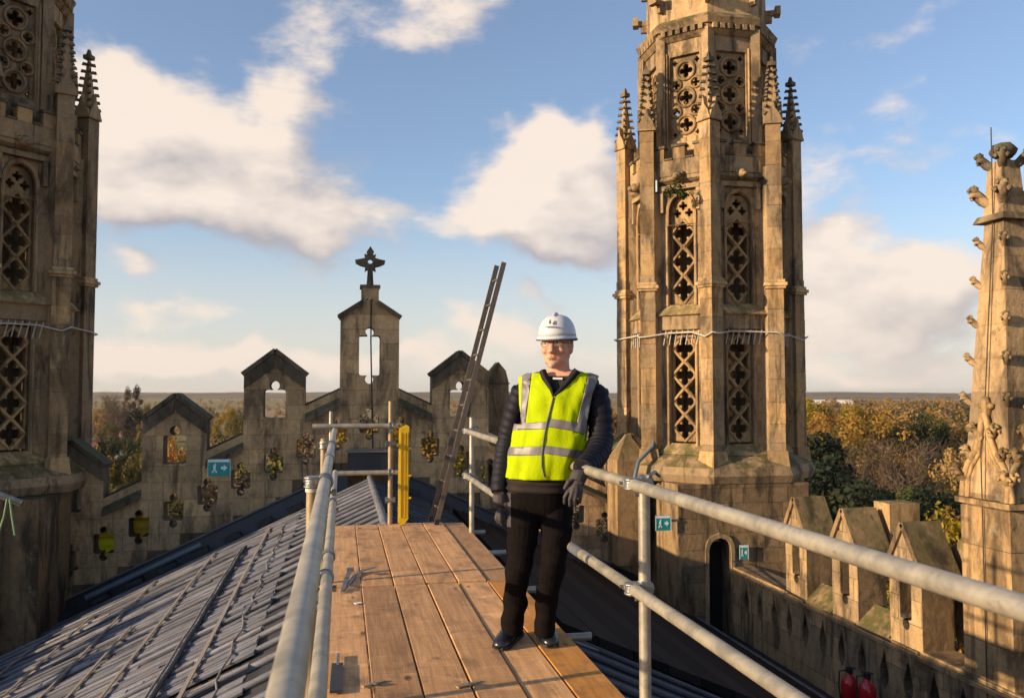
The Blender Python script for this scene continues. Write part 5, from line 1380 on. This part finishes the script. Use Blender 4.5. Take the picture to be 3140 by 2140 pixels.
for f in b.faces:
    c = f.calc_center_median(); x, y = proj(c); f.smooth = True
    if y < 1140: f.material_index = 0
    elif y < 1172 and abs(x-1712) < 40: f.material_index = 0 if y < 1152 else 4
    elif (x > 1722 and y > 1440 and y < 1560 and (c-EYE).dot(FW) < ZC-.24) or (x < 1566 and y > 1512 and y < 1615): f.material_index = 3
    elif y > 1512: f.material_index = 2
    elif y > 1440: f.material_index = 1
    elif y < 1240 and abs(x-1708) < 70: f.material_index = 4
    else: f.material_index = 5
for v in b.verts: v.co -= lm
b.to_mesh(me); b.free(); me.name = 'body'; link('body', me, man)
# puffer sleeves: ridged tubes
for L, nm in ((ARM_L, 0), (ARM_R, 1)):
    P, Rr = spline(*limb(L), k=16); rad = []
    acc = 0.0
    for i, p in enumerate(P):
        if i: acc += (P[i]-P[i-1]).length
        rad.append((Rr[i]+.010)*(.97+.12*abs(math.sin(acc*math.pi/(.043+.004*math.sin(acc*9))))**.8)+.004*noise.noise(p*18))
    P2 = [P[0]+Vector((0, 0, .032)), P[0]+Vector((0, 0, .016))]+P; MB().tube(P2, .05, 20, rad=[rad[0]*.45, rad[0]*.8]+rad).build('jacket_sleeve', 'jacket', man)
    MB().tube([P[-1]+(P[-2]-P[-1])*2.5, P[-1]], .04, 16, rad=[Rr[-1]+.008, Rr[-1]+.006]).build('cuff', 'glove', man)
# jacket skirt below the vest, creased
sk = fine(torso_path(.007, 1, 6), 6); rg_ = tape(sk, 40, 2.4)
for i, g_ in enumerate(rg_):
    for k, p in enumerate(g_): g_[k] = p+(p-sk[i][0]).normalized()*(.010*noise.noise(Vector((k*.25, i*.6, 3)))+.006*math.sin(i*1.4+k*.15))
MB().loft(rg_[10:], caps=False).build('jacket_skirt', 'jacket_body', man)
# hi-vis vest: torso shell cut along its edges, with reflective bands as parts
vp = fine(torso_path(.024, 4, 14), 8); vr = tape(vp, 96, 2.4)
for i, g_ in enumerate(vr):
    for k, p in enumerate(g_):
        a = 2*math.pi*k/96
        g_[k] = p+(p-vp[i][0]).normalized()*(.014*noise.noise(Vector((math.cos(a)*2.6, math.sin(a)*2.6, i*.07)))+.007*noise.noise(Vector((math.cos(a)*7+i*.05, math.sin(a)*7, i*.10)))+.005*math.sin(k*.55+i*.05)*max(0, 1-i/40))
mb = MB(); mb.loft(vr, caps=False); me = mb.mesh('vest'); b = bmesh.new(); b.from_mesh(me)
def cut(p, q):
    """split the shell along the plane through the eye and two photograph pixels"""
    n = ray(*p).cross(ray(*q)).normalized(); bmesh.ops.bisect_plane(b, geom=b.verts[:]+b.edges[:]+b.faces[:], plane_co=EYE, plane_no=n, dist=1e-5)
VL, VA, VR_ = (1664, 1128), (1696, 1218), (1772, 1130)
BANDS = [((1590, 1298), (1673, 1294)), ((1590, 1318), (1673, 1315)), ((1670, 1281), (1800, 1300)), ((1670, 1307), (1800, 1328)), ((1560, 1371), (1664, 1369)), ((1560, 1397), (1664, 1395)), ((1655, 1363), (1790, 1383)), ((1655, 1388), (1790, 1408))]
SEAM = [((1698, 1218), (1676, 1300)), ((1676, 1300), (1662, 1390)), ((1662, 1390), (1668, 1465))]
SHL = [((1604, 1140), (1597, 1296)), ((1632, 1140), (1612, 1296))]; SHR = [((1803, 1150), (1760, 1330)), ((1830, 1155), (1790, 1330))]
ARML = [((1590, 1150), (1593, 1240)), ((1593, 1240), (1602, 1300))]; ARMR = [((1838, 1150), (1814, 1210)), ((1814, 1210), (1800, 1285)), ((1800, 1285), (1794, 1350))]
for p, q in [(VL, VA), (VR_, VA)]+BANDS+SEAM+SHL+SHR+ARML+ARMR: cut(p, q)
def side(p, q, x, y): return (q[0]-p[0])*(y-p[1])-(q[1]-p[1])*(x-p[0])
def xat(seg, y): (x0, y0), (x1, y1) = seg; return x0+(x1-x0)*(y-y0)/(y1-y0)
def yat(seg, x): (x0, y0), (x1, y1) = seg; return y0+(y1-y0)*(x-x0)/(x1-x0)
kill = []; band = []
for f in b.faces:
    c = f.calc_center_median(); x, y = proj(c); front = (c-W(1700, y, ZC+.03)).dot(F_) < .0
    f.smooth = True; w_ = 0
    if front and y < 1218 and xat((VL, VA), y) < x < xat((VR_, VA), y): kill.append(f); continue
    if not front and y < 1150 and 1668 < x < 1768: kill.append(f); continue
    al = next((xat(s, y) for s in ARML if s[0][1] <= y <= s[1][1]), None); ar = next((xat(s, y) for s in ARMR if s[0][1] <= y <= s[1][1]), None)
    if (al and x < al) or (ar and x > ar): kill.append(f); continue
    sx = next((xat(s, y) for s in SEAM if s[0][1] <= y <= s[1][1]), 1668)
    if front:
        if x < sx: w_ = yat(BANDS[0], x) < y < yat(BANDS[1], x) or yat(BANDS[4], x) < y < yat(BANDS[5], x)
        else: w_ = yat(BANDS[2], x) < y < yat(BANDS[3], x) or yat(BANDS[6], x) < y < yat(BANDS[7], x)
        if y < 1300 and xat(SHL[0], y) < x < xat(SHL[1], y): w_ = 1
        if y < 1330 and xat(SHR[0], y) < x < xat(SHR[1], y): w_ = 1
    else: w_ = 1294 < y < 1318 or 1369 < y < 1396
    if w_: band.append(f)
bb = b.copy(); bi = {f.index for f in band}; b.faces.index_update()
bands_idx = set(f.index for f in band); kill_idx = set(f.index for f in kill)
bb.faces.ensure_lookup_table()
bmesh.ops.delete(b, geom=[f for f in b.faces if f.index in kill_idx or f.index in bands_idx], context='FACES')
bmesh.ops.delete(bb, geom=[f for f in bb.faces if f.index not in bands_idx], context='FACES')
def shell(bm_, name, mat, parent, out):
    bmesh.ops.recalc_face_normals(bm_, faces=bm_.faces); bm_.normal_update()
    for v in bm_.verts: v.co += Vector((v.co-W(1700, proj(v.co)[1], ZC+.03))).normalized()*out-lm
    m2 = bpy.data.meshes.new(name); bm_.to_mesh(m2); bm_.free(); m2.materials.append(MATS[mat]); o = link(name, m2, parent)
    sd = o.modifiers.new('thick', 'SOLIDIFY'); sd.thickness = .004; sd.offset = 0; return o
vo = shell(b, 'vest', 'vest', man, 0.0)
# separate each band into its own piece
bmesh.ops.remove_doubles(bb, verts=bb.verts, dist=1e-5)
shell(bb, 'reflective_bands', 'reflective', vo, .0025)
mb = MB(); pts = [(1697, 1216), (1686, 1262), (1676, 1300), (1668, 1345), (1662, 1390), (1662, 1430), (1670, 1462)]
def surf(x, y, out):
    i = min(range(len(vp)), key=lambda k: abs(proj(vp[k][0])[1]-y)); c, u, v = vp[i]; best = None
    for k in range(96):
        p = vr[i][k]; d = abs(proj(p)[0]-x)+(1000 if (p-c).dot(F_) > 0 else 0)
        if best is None or d < best[0]: best = (d, p)
    p = best[1]; return W(x, y, (p-EYE).dot(FW)-out)
mb.tube([surf(x, y, .006) for x, y in pts], .0045, 8); mb.build('zip_piping', 'helmet_trim', vo)
mb = MB()
for seg in ([VL, (1672, 1155), (1684, 1190), VA], [VR_, (1748, 1155), (1720, 1190), VA]): mb.tube([surf(x, max(y, 1150), .005)+Vector((0, 0, (1150-min(y, 1150))*m_)) for x, y in seg], .004, 6)
pass
# collar, shirt tab
mb = MB()
for s, xs in ((-1, [(1664, 1138), (1672, 1160), (1690, 1190), (1697, 1214)]), (1, [(1770, 1136), (1750, 1160), (1724, 1190), (1699, 1214)])):
    mb.tube([surf(x, max(y, 1150), .0)+Vector((0, 0, (1150-min(y, 1150))*m_))-F_*.004 for x, y in xs], .02, 8, rad=[.020, .018, .012, .006])
mb.build('jacket_collar', 'jacket', man)
cp = [W(1712+34*math.cos(a), 1152+10*math.sin(a)*1.0, ZC+.02-.062*math.sin(a)) for a in [R(20+14*k) for k in range(11)]]
MB().tube(cp, .014, 8).build('shirt_collar', 'shirt', man)
MB().bar(W(1695, 1160, ZC-.062), W(1724, 1161, ZC-.062), .010, .040, F_).build('clerical_collar', 'collar_white', man)
# hard hat with brim, trim and small badge
hw = MB(); rings = []
for i in range(9):
    t = i/8; e = t*math.pi/2; k = math.cos(e)**.72
    rings.append([hd(.100*k*math.cos(a), -.010+(.118 if math.sin(a) > 0 else .118)*k*math.sin(a), .048+.120*math.sin(e)) for a in [2*math.pi*q/32 for q in range(32)]])
hw.loft(rings); ho = hw.build('hard_hat', 'helmet', man)
mb = MB(); r0 = [hd(.101*math.cos(a), -.010+(.120 if math.sin(a) > 0 else .119)*math.sin(a), .056-.008*math.sin(a)) for a in [2*math.pi*q/32 for q in range(32)]]
r1 = [hd(.105*math.cos(a), -.010+(.146 if math.sin(a) > 0 else .125)*math.sin(a), .044-(.012 if math.sin(a) > 0 else 0)*abs(math.sin(a))) for a in [2*math.pi*q/32 for q in range(32)]]
r2 = [p-HU*.006 for p in r1]; r3 = [p-HU*.012 for p in r0]; mb.loft([r0, r1, r2, r3], caps=False); mb.build('brim', 'helmet', ho)
mb = MB(); mb.tube(r2+[r2[0]], .0045, 6, False); mb.build('brim_edge', 'helmet_trim', ho)
MB().tube([hd(0, .062-.10*t, .1545+.020*math.sin(t*math.pi)-.004) for t in [k/8 for k in range(9)]], .010, 8).build('ridge', 'helmet', ho)
MB().prism([[(-.004, -.010), (.004, -.010), (.0055, .0), (.002, .010), (0, .015), (-.002, .010), (-.0055, 0)]], hd(-.004, .1085, .122), HR, (HU*.90-HF*.43), (HF*.90+HU*.43), -.004, .0035).build('badge', 'helmet_trim', ho, fix=True)
mb = MB()
for k in range(9):
    x = -.028+.007*k; mb.box(hd(x, .1105-.9*x*x*10*.6, .097), (.0040, .010, .0045), Matrix((HR, HF, HU)).transposed())
mb.build('lettering', 'helmet_print', ho)
# hair, eyebrows, beard, glasses, eyes
mb = MB()
for s in (-1, 1):
    mb.blob(hd(s*.071, -.03, .012), (.010, .036, .036), 2, .3); mb.blob(hd(s*.069, .022, .012), (.008, .012, .026), 2, .3)
mb.blob(hd(0, -.085, -.01), (.060, .022, .045), 2, .25); mb.build('hair', 'hair', man)
mb = MB(); mb.blob(hd(0, .085, -.104), (.019, .013, .014), 2, .3); mb.build('goatee', 'hair', man)
for s in (-1, 1):
    MB().tube([hd(s*.016, .090, .038), hd(s*.032, .090, .043), hd(s*.050, .080, .038)], .004, 6).build('eyebrow', 'hair', man)
    e = MB().blob(hd(s*.032, .076, .014), (.012, .012, .010), 2).build('eye', 'collar_white', man); MB().blob(hd(s*.032-.003, .0865, .013), (.0055, .003, .0055), 1).build('pupil', 'shirt', e)
    MB().tube([hd(s*.018, .088, .020), hd(s*.032, .091, .022), hd(s*.046, .084, .017)], .0045, 6).build('eyelid', 'skin', man)
MB().tube([hd(-.026, .091, -.0665), hd(-.012, .0985, -.0675), hd(.0, .0995, -.068), hd(.012, .0985, -.0675), hd(.028, .090, -.065)], .0028, 6).build('mouth', 'brick_red', man)
gl = MB()
for s in (-1, 1):
    gl.tube([hd(s*.033+.024*math.cos(a), .103-.010*abs(math.cos(a))*(.5 if math.cos(a)*s > 0 else -.2), .010+.017*math.sin(a)) for a in [2*math.pi*q/16 for q in range(17)]], .0018, 6, False)
    gl.tube([hd(s*.057, .098, .016), hd(s*.078, .03, .016), hd(s*.080, -.02, .008)], .002, 6)
gl.tube([hd(-.010, .104, .014), hd(0, .108, .016), hd(.010, .104, .014)], .002, 6); go_ = gl.build('glasses', 'spectacle', man)
gm, GT, gb = material('lens', .05, 0, .5); gb.inputs['Base Color'].default_value = (1, 1, 1, 1); gb.inputs['Alpha'].default_value = .05
for s in (-1, 1):
    mb = MB(); mb.add([hd(s*.033+.0235*math.cos(a), .102, .010+.0165*math.sin(a)) for a in [2*math.pi*q/16 for q in range(16)]], [tuple(range(16))]); mb.build('lens', 'lens', go_)
# shoes
def shoe(heel, toe, r):
    h, t = heel, toe; d = (t-h); L = d.length; d.normalize(); sd_ = d.cross(Vector((0, 0, 1))).normalized(); o = MB(); rings = []
    prof = [(-.03, .030, .02, .085), (.0, .038, .0, .10), (.10, .040, .0, .10), (.17, .043, .0, .085), (.24, .047, .0, .062), (.285, .040, .0, .048), (.31, .020, .004, .034)]
    for f, w_, z0, z1 in prof:
        c = h+d*(f*L/.30); zc = (z0+z1)/2
        rings.append([c+sd_*w_*math.cos(a)+Vector((0, 0, zc+(z1-z0)/2*math.sin(a)*(1 if math.sin(a) > 0 else 1))) for a in [2*math.pi*q/18 for q in range(18)]])
    o.loft(rings); ob = o.build('shoe', 'shoe', man)
    s_ = MB(); rr = []
    for f, w_, z0, z1 in prof:
        c = h+d*(f*L/.30); rr.append([c+sd_*(w_+.004)+Vector((0, 0, .016)), c-sd_*(w_+.004)+Vector((0, 0, .016)), c-sd_*(w_+.004)+Vector((0, 0, .001)), c+sd_*(w_+.004)+Vector((0, 0, .001))])
    s_.loft(rr, smooth=False); s_.build('sole', 'black_rubber', ob, fix=True)
h1 = onZ(1585, 1945, 0); t1_ = onZ(1532, 1990, 0); h1 = Vector((h1.x, h1.y, 0)); d_ = (t1_-h1).normalized(); shoe(h1, h1+d_*.29, .05)
h2 = onZ(1672, 1940, 0); t2_ = onZ(1692, 1992, 0); d_ = (t2_-h2).normalized(); shoe(h2, h2+d_*.27, .05)

# ------------------------------------------------------------------ haze: the air over the plain
hm = bpy.data.materials.new('haze_air'); hm.use_nodes = True; T = NT(hm.node_tree); T.n.clear()
ho_ = T.add('ShaderNodeOutputMaterial'); hv = T.add('ShaderNodeVolumePrincipled'); hv.inputs['Color'].default_value = (.95, .90, .84, 1)
hv.inputs['Density'].default_value = .00006; hv.inputs['Anisotropy'].default_value = .2; T.l.new(hv.outputs[0], ho_.inputs['Volume']); MATS['haze_air'] = hm
mb = MB(); mb.box((0, 3750, (GZ-1+18)/2), (18600, 11000, 18-GZ+1)); hz_o = mb.build('haze', 'haze_air'); tag(hz_o, 'thin warm haze over the distant fields', 'haze', kind='stuff')
